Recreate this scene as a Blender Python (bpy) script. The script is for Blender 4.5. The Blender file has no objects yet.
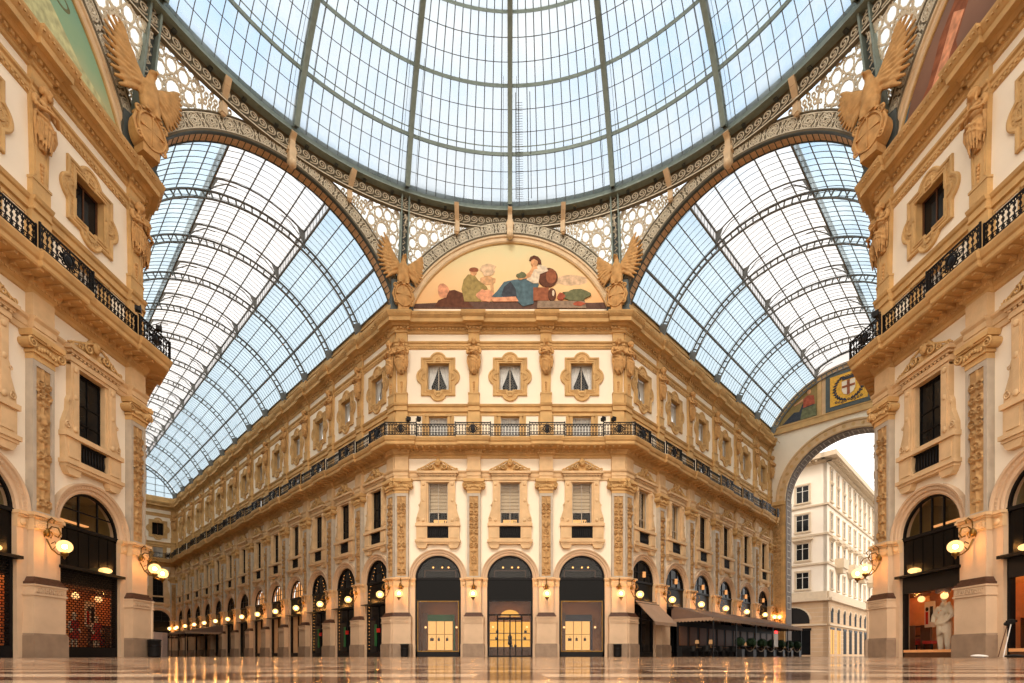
import bpy, math, random
import numpy as np
from mathutils import Matrix, Vector
random.seed(7)
PI = math.pi
sc = bpy.context.scene
COL = sc.collection
T22 = math.tan(PI/8)

# ------------------------------------------------------------------ materials
def lin(c):
    return tuple(((x/255)/12.92 if x/255 <= .04045 else ((x/255+.055)/1.055)**2.4) for x in c) + (1.0,)

def newmat(name):
    m = bpy.data.materials.new(name); m.use_nodes = True
    nt = m.node_tree; nt.nodes.clear()
    out = nt.nodes.new('ShaderNodeOutputMaterial')
    return m, nt, out

def surf(name, col, rough=.7, metal=0., var=.12, scale=3., bump=0., bscale=20., spec=.3, col2=None):
    m, nt, out = newmat(name)
    b = nt.nodes.new('ShaderNodeBsdfPrincipled')
    b.inputs['Roughness'].default_value = rough
    b.inputs['Metallic'].default_value = metal
    b.inputs['Specular IOR Level'].default_value = spec
    tc = nt.nodes.new('ShaderNodeTexCoord')
    n = nt.nodes.new('ShaderNodeTexNoise'); n.inputs['Scale'].default_value = scale
    n.inputs['Detail'].default_value = 6
    nt.links.new(tc.outputs['Object'], n.inputs['Vector'])
    mx = nt.nodes.new('ShaderNodeMix'); mx.data_type = 'RGBA'
    c = lin(col)
    mx.inputs[6].default_value = tuple(x*(1-var) for x in c[:3]) + (1,)
    mx.inputs[7].default_value = lin(col2) if col2 else tuple(min(1, x*(1+var)) for x in c[:3]) + (1,)
    rp = nt.nodes.new('ShaderNodeMapRange'); rp.inputs[1].default_value = .3; rp.inputs[2].default_value = .7
    nt.links.new(n.outputs['Fac'], rp.inputs[0]); nt.links.new(rp.outputs[0], mx.inputs[0])
    nt.links.new(mx.outputs[2], b.inputs['Base Color'])
    if bump:
        n2 = nt.nodes.new('ShaderNodeTexNoise'); n2.inputs['Scale'].default_value = bscale; n2.inputs['Detail'].default_value = 5
        nt.links.new(tc.outputs['Object'], n2.inputs['Vector'])
        bp = nt.nodes.new('ShaderNodeBump'); bp.inputs['Strength'].default_value = bump; bp.inputs['Distance'].default_value = .05
        nt.links.new(n2.outputs['Fac'], bp.inputs['Height']); nt.links.new(bp.outputs['Normal'], b.inputs['Normal'])
    nt.links.new(b.outputs[0], out.inputs[0])
    return m

def emis(name, col, s):
    m, nt, out = newmat(name)
    e = nt.nodes.new('ShaderNodeEmission'); e.inputs[0].default_value = tuple(col)+(1,); e.inputs[1].default_value = s
    nt.links.new(e.outputs[0], out.inputs[0])
    return m

def pane_mat(name, tint, milk, fac, gloss=.06, grough=.05, dirt=0.):
    """thin sheet: tinted see-through + milky translucent + a little mirror"""
    m, nt, out = newmat(name)
    t = nt.nodes.new('ShaderNodeBsdfTransparent'); t.inputs[0].default_value = tuple(tint)+(1,)
    d = nt.nodes.new('ShaderNodeBsdfTranslucent'); d.inputs[0].default_value = tuple(milk)+(1,)
    mx = nt.nodes.new('ShaderNodeMixShader'); mx.inputs[0].default_value = fac
    if dirt:
        tc = nt.nodes.new('ShaderNodeTexCoord')
        n = nt.nodes.new('ShaderNodeTexNoise'); n.inputs['Scale'].default_value = .45; n.inputs['Detail'].default_value = 4
        rp = nt.nodes.new('ShaderNodeMapRange'); rp.inputs[1].default_value = .35; rp.inputs[2].default_value = .7
        rp.inputs[3].default_value = max(0, fac-dirt); rp.inputs[4].default_value = min(1, fac+dirt)
        nt.links.new(tc.outputs['Object'], n.inputs['Vector']); nt.links.new(n.outputs['Fac'], rp.inputs[0])
        nt.links.new(rp.outputs[0], mx.inputs[0])
    nt.links.new(t.outputs[0], mx.inputs[1]); nt.links.new(d.outputs[0], mx.inputs[2])
    g = nt.nodes.new('ShaderNodeBsdfGlossy'); g.inputs['Roughness'].default_value = grough
    m2 = nt.nodes.new('ShaderNodeMixShader'); m2.inputs[0].default_value = gloss
    nt.links.new(mx.outputs[0], m2.inputs[1]); nt.links.new(g.outputs[0], m2.inputs[2])
    nt.links.new(m2.outputs[0], out.inputs[0])
    return m

M = {}
M['plaster'] = surf('cream_plaster', (246, 234, 214), .85, var=.04, scale=.6, bump=.08, bscale=9)
M['ochre'] = surf('ochre_stone', (204, 166, 112), .75, var=.16, scale=1.4, bump=.3, bscale=14)
M['ochre_pale'] = surf('pale_ochre_stone', (216, 184, 142), .75, var=.12, scale=1.6, bump=.2, bscale=14)
M['relief'] = surf('carved_ochre_relief', (186, 148, 100), .8, var=.25, scale=5, bump=.3, bscale=25)
M['statue'] = surf('statue_stone', (196, 152, 98), .8, var=.2, scale=3, bump=.3, bscale=30)
M['stone'] = surf('pinkish_stone', (208, 180, 150), .6, var=.1, scale=1.1, bump=.08, bscale=9)
M['base'] = surf('grey_brown_granite', (146, 124, 104), .45, var=.16, scale=2.2, bump=.05, bscale=30)
M['grey'] = surf('grey_marble', (186, 174, 158), .45, var=.12, scale=2)
M['darkmarble'] = surf('dark_red_marble', (84, 58, 46), .35, var=.3, scale=6)
M['iron'] = surf('black_iron', (26, 25, 27), .45, .6, var=.2, scale=8)
M['steel'] = surf('green_grey_steel', (132, 146, 140), .55, .2, var=.12, scale=4)
M['steel_dark'] = surf('dark_steel', (84, 92, 92), .55, .3, var=.15, scale=4)
M['rib'] = surf('arcade_rib_steel', (122, 124, 122), .55, .2, var=.15, scale=4)
M['bar'] = surf('glazing_bar_steel', (100, 106, 110), .5, .2, var=.1, scale=4)
M['lace'] = surf('cream_cast_iron_lace', (222, 214, 194), .6, var=.1, scale=5)
M['lace_back'] = surf('dark_green_backing', (112, 104, 86), .6, var=.12, scale=5)
M['brick'] = surf('terracotta_soffit', (206, 172, 136), .7, var=.2, scale=6)
M['console'] = surf('cream_console', (222, 196, 160), .6, var=.08)
M['blackpanel'] = surf('black_glass_panel', (9, 9, 11), .25, var=.1, scale=3, spec=.12)
M['darkglass'] = surf('dark_window_glass', (24, 25, 27), .08, var=.2, scale=1, spec=.16)
M['shopwood'] = surf('brown_marble_wall', (138, 92, 52), .5, var=.25, scale=3)
M['curtain'] = surf('white_curtain', (225, 226, 228), .9, var=.05)
M['blind'] = surf('beige_blind', (196, 178, 152), .85, var=.06)
M['brass'] = surf('aged_brass', (128, 96, 48), .35, .9, var=.2)
def opal():
    m, nt, out = newmat('lit_opal_globe')
    e = nt.nodes.new('ShaderNodeEmission'); e.inputs[0].default_value = (1, .60, .20, 1); e.inputs[1].default_value = 1.25
    t = nt.nodes.new('ShaderNodeBsdfTransparent'); t.inputs[0].default_value = (.6, .6, .6, 1)
    a = nt.nodes.new('ShaderNodeAddShader'); nt.links.new(e.outputs[0], a.inputs[0]); nt.links.new(t.outputs[0], a.inputs[1]); nt.links.new(a.outputs[0], out.inputs[0])
    return m
M['globe'] = opal()
M['filament'] = emis('lamp_bulb', (1, .40, .09), 190)
M['bulb'] = emis('small_warm_bulb', (1, .42, .1), 3)
M['lightbox'] = emis('lit_display_panel', (1, .5, .16), 1.1)
M['shelfglow'] = emis('lit_shelf_back', (1, .46, .075), 1.0)
M['warmroom'] = emis('lit_globe_and_fill', (1, .5, .19), 2.0)  # globe lamps, plus ceiling panels added to brighten the shops
M['archglow'] = emis('warm_lit_glow', (1, .42, .14), .95)  # room light put into blinds and panels as emission; also the lantern
M['red_led'] = emis('red_sign_light', (1, .03, .03), 5)
M['shopglass'] = pane_mat('shop_glass', (.9, .9, .88), (1, 1, 1), 0.0, .03)
M['domeglass'] = pane_mat('dome_glass', (.58, .62, .65), (.68, .72, .75), .35, .03, .2, dirt=.25)
M['sideglass'] = pane_mat('blue_vault_glass', (.45, .56, .64), (.56, .67, .74), .30, .03, .2, dirt=.22)
M['ridgeglass'] = pane_mat('clear_ridge_glass', (.66, .65, .65), (.78, .75, .73), .38, .03, .2, dirt=.2)
M['laceglass'] = pane_mat('frosted_spandrel_glass', (.8, .78, .72), (.95, .92, .84), .6, .03, .3)
M['orange'] = surf('orange_shop_wall', (240, 172, 112), .6, var=.1)
M['white'] = surf('white_paint', (226, 222, 216), .5, var=.04)
M['gallery'] = surf('olive_gallery_wall', (150, 134, 88), .7, var=.1)
M['poster'] = surf('cream_poster', (235, 222, 200), .5, var=.03)
M['red'] = surf('red_fabric', (190, 36, 30), .6, var=.1)
M['black'] = surf('matt_black', (22, 21, 22), .6, var=.15)
M['green'] = surf('green_band', (36, 92, 52), .5, var=.15)
M['navy'] = surf('navy_band', (34, 38, 60), .5, var=.15)
M['awning'] = surf('taupe_canvas', (150, 126, 106), .85, var=.08, scale=2)
M['awning2'] = surf('grey_brown_canvas', (104, 86, 76), .85, var=.08, scale=2)
M['leaf'] = surf('dark_box_leaf', (36, 58, 34), .6, var=.4, scale=14)
M['pot'] = surf('dark_planter', (34, 34, 36), .5, var=.15)
M['wood'] = surf('brown_wood', (94, 60, 36), .5, var=.2, scale=8)
M['shade'] = emis('lit_lamp_shade', (1, .5, .2), .45)
M['bld'] = surf('cream_townhouse_wall', (250, 240, 226), .85, var=.05, scale=.4)
M['bld_stone'] = surf('tan_rusticated_stone', (206, 176, 144), .8, var=.1, scale=.8)
M['bld_trim'] = surf('townhouse_trim', (214, 196, 172), .8, var=.06)
M['pink'] = surf('pale_pink_sheeting', (222, 196, 184), .8, var=.06)
M['gold'] = surf('gold_mosaic', (226, 172, 62), .45, var=.2, scale=6)
M['street'] = surf('grey_paving', (150, 146, 140), .5, var=.12, scale=.8)

# ------------------------------------------------------------------ mesh builder; local frame: x along the wall, y = -p (p outward), z up
class MB:
    def __init__(s):
        s.v = []; s.f = []; s.mi = []; s.mats = []; s.k = 0; s.sm = []; s.smooth = False
    def mat(s, key):
        if key not in s.mats: s.mats.append(key)
        s.k = s.mats.index(key); return s
    def add(s, vs, fs):
        o = len(s.v); s.v.extend(vs)
        s.f.extend([tuple(i+o for i in f) for f in fs])
        s.mi.extend([s.k]*len(fs)); s.sm.extend([s.smooth]*len(fs))
    def quad(s, a, b, c, d): s.add([a, b, c, d], [(0, 1, 2, 3)])
    def box(s, u0, u1, p0, p1, h0, h1):
        y0, y1 = -p1, -p0
        s.add([(u0,y0,h0),(u1,y0,h0),(u1,y1,h0),(u0,y1,h0),(u0,y0,h1),(u1,y0,h1),(u1,y1,h1),(u0,y1,h1)],
              [(0,3,2,1),(4,5,6,7),(0,1,5,4),(1,2,6,5),(2,3,7,6),(3,0,4,7)])
    def prism(s, poly, p0, p1):
        """poly in (u,h), between protrusions p0<p1"""
        n = len(poly)
        vs = [(u, -p1, h) for u, h in poly] + [(u, -p0, h) for u, h in poly]
        fs = [tuple(range(n)), tuple(reversed(range(n, 2*n)))]
        fs += [(i, n+i, n+(i+1) % n, (i+1) % n) for i in range(n)]
        s.add(vs, fs)
    def hprism(s, poly, z0, z1):
        n = len(poly)
        s.add([(x, y, z0) for x, y in poly]+[(x, y, z1) for x, y in poly],
              [tuple(reversed(range(n))), tuple(range(n, 2*n))]+[(i, (i+1) % n, n+(i+1) % n, n+i) for i in range(n)])
    def rows(s, rows, closed=False):
        """grid of vertex rows (equal lengths)"""
        n = len(rows[0]); vs = [p for r in rows for p in r]; fs = []
        for j in range(len(rows)-1):
            for i in range(n if closed else n-1):
                a = j*n+i; b = j*n+(i+1) % n
                fs.append((a, b, b+n, a+n))
        s.add(vs, fs)
    def tube(s, pts, r, n=6, caps=True):
        pts = [Vector(p) for p in pts]; m = len(pts)
        rs = r if isinstance(r, (list, tuple)) else [r]*m
        rows = []; up = None
        for i in range(m):
            t = (pts[min(i+1, m-1)]-pts[max(i-1, 0)])
            t = t.normalized() if t.length > 1e-9 else Vector((0, 0, 1))
            if up is None:
                up = Vector((0, 0, 1)) if abs(t.z) < .9 else Vector((1, 0, 0))
            a = t.cross(up)
            if a.length < 1e-6: a = t.orthogonal()
            a.normalize(); b = t.cross(a).normalized(); up = -b if b.length else up
            rows.append([tuple(pts[i]+(a*math.cos(2*PI*k/n)+b*math.sin(2*PI*k/n))*rs[i]) for k in range(n)])
        sm = s.smooth; s.smooth = n > 4
        s.rows(rows, True)
        if caps:
            s.add(rows[0], [tuple(range(n))]); s.add(rows[-1], [tuple(reversed(range(n)))])
        s.smooth = sm
    def beam(s, a, b, w, h):
        """rectangular bar between two 3-D points"""
        a = Vector(a); b = Vector(b); t = (b-a).normalized()
        x = t.cross(Vector((0, 0, 1)))
        if x.length < 1e-4: x = Vector((1, 0, 0))
        x.normalize(); y = t.cross(x).normalized()
        vs = []
        for q in (a, b):
            for sx, sy in ((-1,-1),(1,-1),(1,1),(-1,1)):
                vs.append(tuple(q+x*sx*w/2+y*sy*h/2))
        s.add(vs, [(0,1,2,3),(7,6,5,4),(0,4,5,1),(1,5,6,2),(2,6,7,3),(3,7,4,0)])
    def lathe(s, prof, c, n=16):
        """prof [(r,z)] about a vertical axis at c"""
        sm = s.smooth; s.smooth = True
        s.rows([[(c[0]+r*math.cos(2*PI*k/n), c[1]+r*math.sin(2*PI*k/n), c[2]+z) for k in range(n)] for r, z in prof], True)
        s.smooth = sm
    def ell(s, c, r, rot=None, nu=12, nv=8):
        if not isinstance(r, (list, tuple)): r = (r, r, r)
        rows = []
        for j in range(nv+1):
            th = PI*j/nv; row = []
            for i in range(nu):
                ph = 2*PI*i/nu
                v = Vector((r[0]*math.sin(th)*math.cos(ph), r[1]*math.sin(th)*math.sin(ph), r[2]*math.cos(th)))
                if rot is not None: v = rot @ v
                row.append((c[0]+v.x, c[1]+v.y, c[2]+v.z))
            rows.append(row)
        sm = s.smooth; s.smooth = True; s.rows(rows, True); s.smooth = sm
    def ring(s, c, r0, r1, p0, p1, n=14, a0=0., a1=2*PI, ex=1.):
        """flat annulus facing -y with thickness"""
        full = abs(a1-a0-2*PI) < 1e-6; m = n if full else n+1
        def row(r, p): return [(c[0]+ex*r*math.cos(a0+(a1-a0)*k/n), -p, c[1]+r*math.sin(a0+(a1-a0)*k/n)) for k in range(m)]
        s.rows([row(r0, p0), row(r0, p1), row(r1, p1), row(r1, p0)], full)
    def arch(s, c, prof, n=24, a0=0., a1=PI):
        """moulding bent round an arc: prof [(r,p)]"""
        s.rows([[(c[0]-r*math.cos(a0+(a1-a0)*k/n), -p, c[1]+r*math.sin(a0+(a1-a0)*k/n)) for k in range(n+1)] for r, p in prof])
    def spiral(s, c, r0, r1, turns, p, rad, a0=0., sgn=1, n=22, sides=5):
        pts = []
        for k in range(n+1):
            t = k/n; r = r0+(r1-r0)*t; a = a0+sgn*turns*2*PI*t
            pts.append((c[0]+r*math.cos(a), -p, c[1]+r*math.sin(a)))
        s.tube(pts, [rad*(1-.35*k/n) for k in range(n+1)], sides)
    def disc(s, c, r, p, n=16, rz=None):
        rz = rz or r
        s.add([(c[0]+r*math.cos(2*PI*k/n), -p, c[1]+rz*math.sin(2*PI*k/n)) for k in range(n)], [tuple(range(n))])
    def relief(s, outline, base, W, x0, z0, z1, step, hfn, back=0.):
        """carved height field in the wall plane: |x-x0|<outline(z)"""
        nz = max(2, int((z1-z0)/step)); nx = max(4, int(W/step))
        X = np.linspace(-1, 1, nx+1)[None, :]; Z = np.linspace(z0, z1, nz+1)[:, None]
        half = np.array([outline(float(z)) for z in Z[:, 0]])[:, None]
        XX = X*half; ZZ = Z+0*X
        H = hfn(XX, ZZ)
        P = base+H
        rows = [[(x0+float(XX[j, i]), -float(P[j, i]), float(ZZ[j, i])) for i in range(nx+1)] for j in range(nz+1)]
        sm = s.smooth; s.smooth = True; s.rows(rows); s.smooth = sm
    def mesh(s, name, recalc=True):
        me = bpy.data.meshes.new(name)
        me.from_pydata(s.v, [], s.f)
        for k in s.mats: me.materials.append(M[k] if isinstance(k, str) else k)
        me.polygons.foreach_set('material_index', s.mi)
        me.polygons.foreach_set('use_smooth', s.sm)
        if recalc:
            import bmesh
            bm = bmesh.new(); bm.from_mesh(me); bmesh.ops.recalc_face_normals(bm, faces=bm.faces); bm.to_mesh(me); bm.free()
        me.update()
        return me
    def build(s, name, mat=None, parent=None, recalc=True):
        if mat and not s.mats: s.mats = [mat]
        me = s.mesh(name, recalc)
        o = bpy.data.objects.new(name, me); COL.objects.link(o)
        if parent: o.parent = parent
        return o

def mb(mat=None, smooth=False):
    b = MB(); b.smooth = smooth
    if mat: b.mat(mat)
    return b

def tag(o, label=None, cat=None, group=None, kind=None):
    if label: o['label'] = label
    if cat: o['category'] = cat
    if group: o['group'] = group
    if kind: o['kind'] = kind
    return o
def thing(name):
    o = bpy.data.objects.new(name, None); COL.objects.link(o); o.empty_display_size = .2
    return o
KIDS = {}
def kids(o):
    k = o.as_pointer()
    if k not in KIDS: KIDS[k] = list(o.children)
    return KIDS[k]
def copy_tree(o, parent=None):
    c = o.copy(); COL.objects.link(c); c.parent = parent
    for ch in kids(o): copy_tree(ch, c)
    return c
USED = set()
def place(proto, fr, u, label, cat, group=None, kind=None, p=0., h=0., sx=1., name=None, rot=0.):
    if proto.as_pointer() in USED: o = copy_tree(proto)
    else:
        kids(proto)
        for c in kids(proto): kids(c)
        USED.add(proto.as_pointer()); o = proto
    ox, oy, th = fr
    o.location = (ox+u*math.cos(th)+p*math.sin(th), oy+u*math.sin(th)-p*math.cos(th), h)
    o.rotation_euler = (0, 0, th+rot); o.scale = (sx, 1, 1)
    tag(o, label, cat, group, kind)
    return o
def setfr(o, fr, u=0., p=0., h=0., rot=0.):
    ox, oy, th = fr
    o.location = (ox+u*math.cos(th)+p*math.sin(th), oy+u*math.sin(th)-p*math.cos(th), h)
    o.rotation_euler = (0, 0, th+rot)
    return o

def fuse(b, name, mat, voxel, smooth=4, parent=None):
    """melt overlapping lumps into one continuous surface"""
    o = b.build('tmp', mat)
    r = o.modifiers.new('r', 'REMESH'); r.mode = 'VOXEL'; r.voxel_size = voxel
    if smooth:
        q = o.modifiers.new('s', 'SMOOTH'); q.iterations = smooth; q.factor = .5
    dg = bpy.context.evaluated_depsgraph_get(); dg.update()
    me = bpy.data.meshes.new_from_object(o.evaluated_get(dg))
    me.name = name
    bpy.data.objects.remove(o)
    me.materials.clear(); me.materials.append(M[mat])
    me.polygons.foreach_set('use_smooth', [True]*len(me.polygons))
    n = bpy.data.objects.new(name, me); COL.objects.link(n)
    if parent: n.parent = parent
    return n
def rot(ax, deg): return Matrix.Rotation(math.radians(deg), 3, ax)

ORD = ['first','second','third','fourth','fifth','sixth','seventh','eighth','ninth','tenth','eleventh','twelfth','thirteenth','fourteenth','fifteenth']

# ------------------------------------------------------------------ the plan (metres); camera at the origin
A = 18.45; ZC = 17.35; HA = 7.95; D = 35.8; S2 = math.sqrt(.5)
LR = 29.9; LL = 62.9; BR = 4.97; BL = 4.8; BC = 5.04
R45 = PI/4
FR = dict(
    C=(0, D, 0.), L=(-A, ZC, PI/2), R=(A, ZC, -PI/2),
    RA=(HA, D, R45), LA=(-HA, D, -R45),
    LE=(-HA-LL*S2, D+LL*S2, R45),
    LB=(-A, ZC+HA, 3*R45), RB=(A, ZC+HA, -3*R45),
    RE=(HA+LR*S2, D+LR*S2, -R45),
    OL=(-(HA+A)/2, (D+ZC+HA)/2, R45), OR=((HA+A)/2, (D+ZC+HA)/2, -R45))
FAC = dict(
    C=dict(u0=-HA, u1=HA, tl=T22, tr=T22, win=[-BC, 0, BC], pil=[-7.56, -2.52, 2.52, 7.56]),
    L=dict(u0=-HA, u1=HA, tl=T22, tr=T22, win=[-BC, 0, BC], pil=[-7.56, -2.52, 2.52, 7.56]),
    R=dict(u0=-HA, u1=HA, tl=T22, tr=T22, win=[-BC, 0, BC], pil=[-7.56, -2.52, 2.52, 7.56]),
    RA=dict(u0=0, u1=LR, tl=T22, tr=-1, win=[2.55+BR*k for k in range(6)], pil=[.39]+[5.035+BR*k for k in range(5)]+[29.35]),
    LA=dict(u0=-LL, u1=0, tl=-1, tr=T22, win=[-(2.55+BL*k) for k in range(13)][::-1], pil=([-.39]+[-(4.95+BL*k) for k in range(12)]+[-62.4])[::-1]),
    LE=dict(u0=-14.85, u1=0, tl=-1, tr=-1, win=[-12.35, -7.42, -2.5], pil=[-14.4, -9.9, -4.95, -.45]),
    LB=dict(u0=0, u1=LL, tl=T22, tr=-1, win=[], pil=[.39]),
    RB=dict(u0=-LR, u1=0, tl=-1, tr=T22, win=[], pil=[-.39]))
SAY = dict(C='central facade', L='near left facade', R='near right facade', RA='right arcade wall', LA='left arcade wall',
           LE='end wall of the left arcade', LB='arcade side of the near left corner', RB='arcade side of the near right corner')
def where(key, i, n):
    """words that place item i (in order of u) of n on facade key"""
    if key == 'C':
        if n == 3: return 'on the central facade, ' + ['leftmost bay', 'middle bay', 'rightmost bay'][i]
        return 'on the central facade, ' + ['left corner', 'left of the middle bay', 'right of the middle bay', 'right corner'][i]
    if key == 'L':
        if n == 3: return 'on the near left facade, ' + ['bay nearest the viewer', 'middle bay cut by the frame', 'bay beside the left arcade'][i]
        return 'on the near left facade, ' + ['nearest corner', 'nearer inner one', 'one bay before the arcade', 'corner at the left arcade'][i]
    if key == 'R':
        i = n-1-i
        if n == 3: return 'on the near right facade, ' + ['bay nearest the viewer', 'middle bay cut by the frame', 'bay beside the right arcade'][i]
        return 'on the near right facade, ' + ['nearest corner', 'nearer inner one', 'one bay before the arcade', 'corner at the right arcade'][i]
    if key == 'RA': return ORD[i] + ' along the right arcade wall from the central corner'
    if key == 'LA': return ORD[n-1-i] + ' along the left arcade wall from the central corner'
    if key == 'LE': return ORD[n-1-i] + ' from the right on the left arcade end wall'
    return 'on the ' + SAY[key]

def moulding(b, prof, fa, res_w=None, delta=.15, k=.57, u0=None, u1=None):
    """sweep a profile along a facade, stepping forward over every pilaster, mitred at the corners"""
    U0 = fa['u0']; U1 = fa['u1']; tl = fa['tl']; tr = fa['tr']
    pil = fa['pil'] if res_w else []
    rows = []
    for p, h in prof:
        pts = []
        w = (res_w or 0)+k*max(p, 0)
        first = pil and pil[0]-U0 < 1.2; last = pil and U1-pil[-1] < 1.2
        if not first: pts.append((U0-p*tl, p))
        for j, uc in enumerate(pil):
            if j == 0 and first: pts.append((U0-(p+delta)*tl, p+delta))
            else: pts += [(uc-w, p), (uc-w, p+delta)]
            if j == len(pil)-1 and last: pts.append((U1+(p+delta)*tr, p+delta))
            else: pts += [(uc+w, p+delta), (uc+w, p)]
        if not last: pts.append((U1+p*tr, p))
        rows.append([(u, -q, h) for u, q in pts])
    b.rows(rows)
def off_at(fa, u, w, delta):
    return delta if any(abs(u-c) < w for c in fa['pil']) else 0.
# ------------------------------------------------------------------ walls
RA0 = 1.6          # arch radius
def wall_bay(b, ua, ub, uc):
    def flat(h0, h1, m, a=ua, c=ub): b.mat(m).quad((a, 0, h0), (c, 0, h0), (c, 0, h1), (a, 0, h1))
    def holed(h0, h1, w, m, d=.35, sill=True, mr=None):
        b.mat(m)
        b.quad((ua, 0, h0), (uc-w, 0, h0), (uc-w, 0, h1), (ua, 0, h1))
        b.quad((uc+w, 0, h0), (ub, 0, h0), (ub, 0, h1), (uc+w, 0, h1))
        if mr: b.mat(mr)
        for x in (uc-w, uc+w): b.quad((x, 0, h0), (x, d, h0), (x, d, h1), (x, 0, h1))
        if sill:
            for h in (h0, h1): b.quad((uc-w, 0, h), (uc+w, 0, h), (uc+w, d, h), (uc-w, d, h))
    holed(0, 5.5, RA0, 'stone', .34, False)
    n = 20; d = .34; b.mat('plaster')
    top = 7.65
    cs = [(uc-RA0*math.cos(PI*k/n), 5.5+RA0*math.sin(PI*k/n)) for k in range(n+1)]
    b.quad((ua, 0, 5.5), (cs[0][0], 0, 5.5), (cs[0][0], 0, top), (ua, 0, top))
    b.quad((cs[-1][0], 0, 5.5), (ub, 0, 5.5), (ub, 0, top), (cs[-1][0], 0, top))
    for k in range(n):
        (x0, z0), (x1, z1) = cs[k], cs[k+1]
        b.mat('plaster').quad((x0, 0, z0), (x1, 0, z1), (x1, 0, top), (x0, 0, top))
        b.mat('stone').quad((x0, 0, z0), (x1, 0, z1), (x1, d, z1), (x0, d, z0))
    flat(7.65, 9.3, 'plaster')
    holed(9.3, 12.2, .68, 'plaster', .35, mr='ochre_pale')
    flat(12.2, 13.95, 'plaster')
    flat(13.95, 15.3, 'ochre')
    holed(15.3, 16.85, .65, 'ochre', .3)
    flat(16.85, 17.7, 'ochre')
    flat(17.7, 18.67, 'plaster')
    holed(18.67, 20.6, .75, 'plaster', .38, mr='ochre')
    flat(20.6, 24.4, 'plaster')
for key in ('C', 'L', 'R', 'RA', 'LA', 'LE'):
    fa = FAC[key]; b = MB(); n = len(fa['win'])
    for i, uc in enumerate(fa['win']):
        ua = fa['u0'] if i == 0 else (fa['win'][i-1]+uc)/2
        ub = fa['u1'] if i == n-1 else (uc+fa['win'][i+1])/2
        wall_bay(b, ua, ub, uc)
    nm = dict(C='wall_center', L='wall_left', R='wall_right', RA='wall_right_arcade', LA='wall_left_arcade', LE='wall_arcade_end')[key]
    o = b.build(nm, recalc=False); setfr(o, FR[key])
    tag(o, 'cream plaster wall with arched ground floor, ' + SAY[key], 'wall', kind='structure')
for key in ('LB', 'RB'):
    fa = FAC[key]; b = MB()
    b.mat('stone').box(fa['u0'], fa['u1'], -.5, 0, 0, 5.5); b.mat('plaster').box(fa['u0'], fa['u1'], -.5, 0, 5.5, 24.4)
    o = b.build('wall_left_rear' if key == 'LB' else 'wall_right_rear'); setfr(o, FR[key])
    tag(o, 'cream plaster wall on the ' + SAY[key], 'wall', kind='structure')

# ------------------------------------------------------------------ horizontal trim
TR = [0]
def trim(b, key, label):
    TR[0] += 1
    o = b.build('trim_%d' % TR[0]); setfr(o, FR[key])
    tag(o, label + ' of the ' + SAY[key], 'moulding', kind='structure'); return o
for key in FAC:
    fa = FAC[key]; U0, U1 = fa['u0'], fa['u1']
    near = key in 'CLR'
    # architrave
    b = mb('ochre_pale')
    moulding(b, [(0,12.36),(.08,12.38),(.08,12.58),(.12,12.6),(.12,12.82),(.2,12.92),(.22,13.0),(0,13.02)], fa, .46, .24, .25)
    if fa['win'] or True: trim(b, key, 'banded ochre architrave')
    # balcony slab cornice
    b = mb('ochre')
    moulding(b, [(0,13.9),(.07,13.93),(.1,14.06),(.2,14.12),(.3,14.3),(.34,14.4),(1.02,14.44),(1.06,14.5),(1.06,14.66),(1.13,14.72),(1.2,14.9),(1.2,14.97),(0,14.99)], fa, .46, .15, .57)
    s = .42 if near else .6
    u = U0+.3
    while u < U1-.3:
        d = off_at(fa, u, 1.0, .15)
        b.box(u-.07, u+.07, .34, .93+d, 14.35, 14.44)
        b.box(u-.07, u+.07, .34, .5+d, 14.26, 14.35)
        u += s
    u = U0+.2
    while u < U1-.2:
        d = off_at(fa, u, .6, .15)
        b.box(u-.05, u+.05, .15+d, .27+d, 14.14, 14.22); u += .18 if near else .28
    trim(b, key, 'bracketed balcony slab')
    # sill course
    b = mb('ochre')
    moulding(b, [(0,17.15),(.1,17.18),(.1,17.25),(.05,17.28),(.05,17.5),(.12,17.55),(.17,17.68),(0,17.72)], fa, .385, .2, .2)
    trim(b, key, 'plain ochre sill course')
    # bead course
    b = mb('ochre')
    moulding(b, [(0,21.55),(.05,21.58),(.05,21.72),(.1,21.76),(.1,21.9),(.18,21.96),(.2,22.05),(0,22.08)], fa, .385, .1, .2)
    u = U0+.2
    while u < U1-.2:
        if not any(abs(u-c) < .45 for c in fa['pil']): b.box(u-.05, u+.05, .04, .11, 21.62, 21.72)
        u += .2 if near else .3
    trim(b, key, 'beaded string course')
    # main cornice and parapet
    b = mb('ochre')
    moulding(b, [(0,22.62),(.08,22.66),(.1,22.78),(.14,22.8),(.14,22.98),(.3,23.0),(.42,23.12),(.68,23.1),(.7,23.34),(.75,23.38),(.8,23.44),(.9,23.6),(.92,23.68),(.36,23.78),(.36,24.5),(.3,24.6),(0,24.62)] if not near else
             [(0,22.62),(.08,22.66),(.1,22.78),(.14,22.8),(.14,22.98),(.3,23.0),(.42,23.12),(.68,23.1),(.7,23.34),(.75,23.38),(.8,23.44),(.9,23.6),(.92,23.68),(0,23.78)], fa, .385, .16, .5)
    u = U0+.15; s = .24 if near else .36
    while u < U1-.15:
        d = off_at(fa, u, .5, .16)
        b.box(u-.065, u+.065, .12+d, .25+d, 22.84, 22.97)
        u += s
    u = U0+.1
    while u < U1-.1:
        d = off_at(fa, u, .9, .16)
        b.box(u-.04, u+.04, .8+d, .88+d, 23.47, 23.55)
        u += .2 if near else .34
    trim(b, key, 'heavy dentilled crowning cornice')

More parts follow.
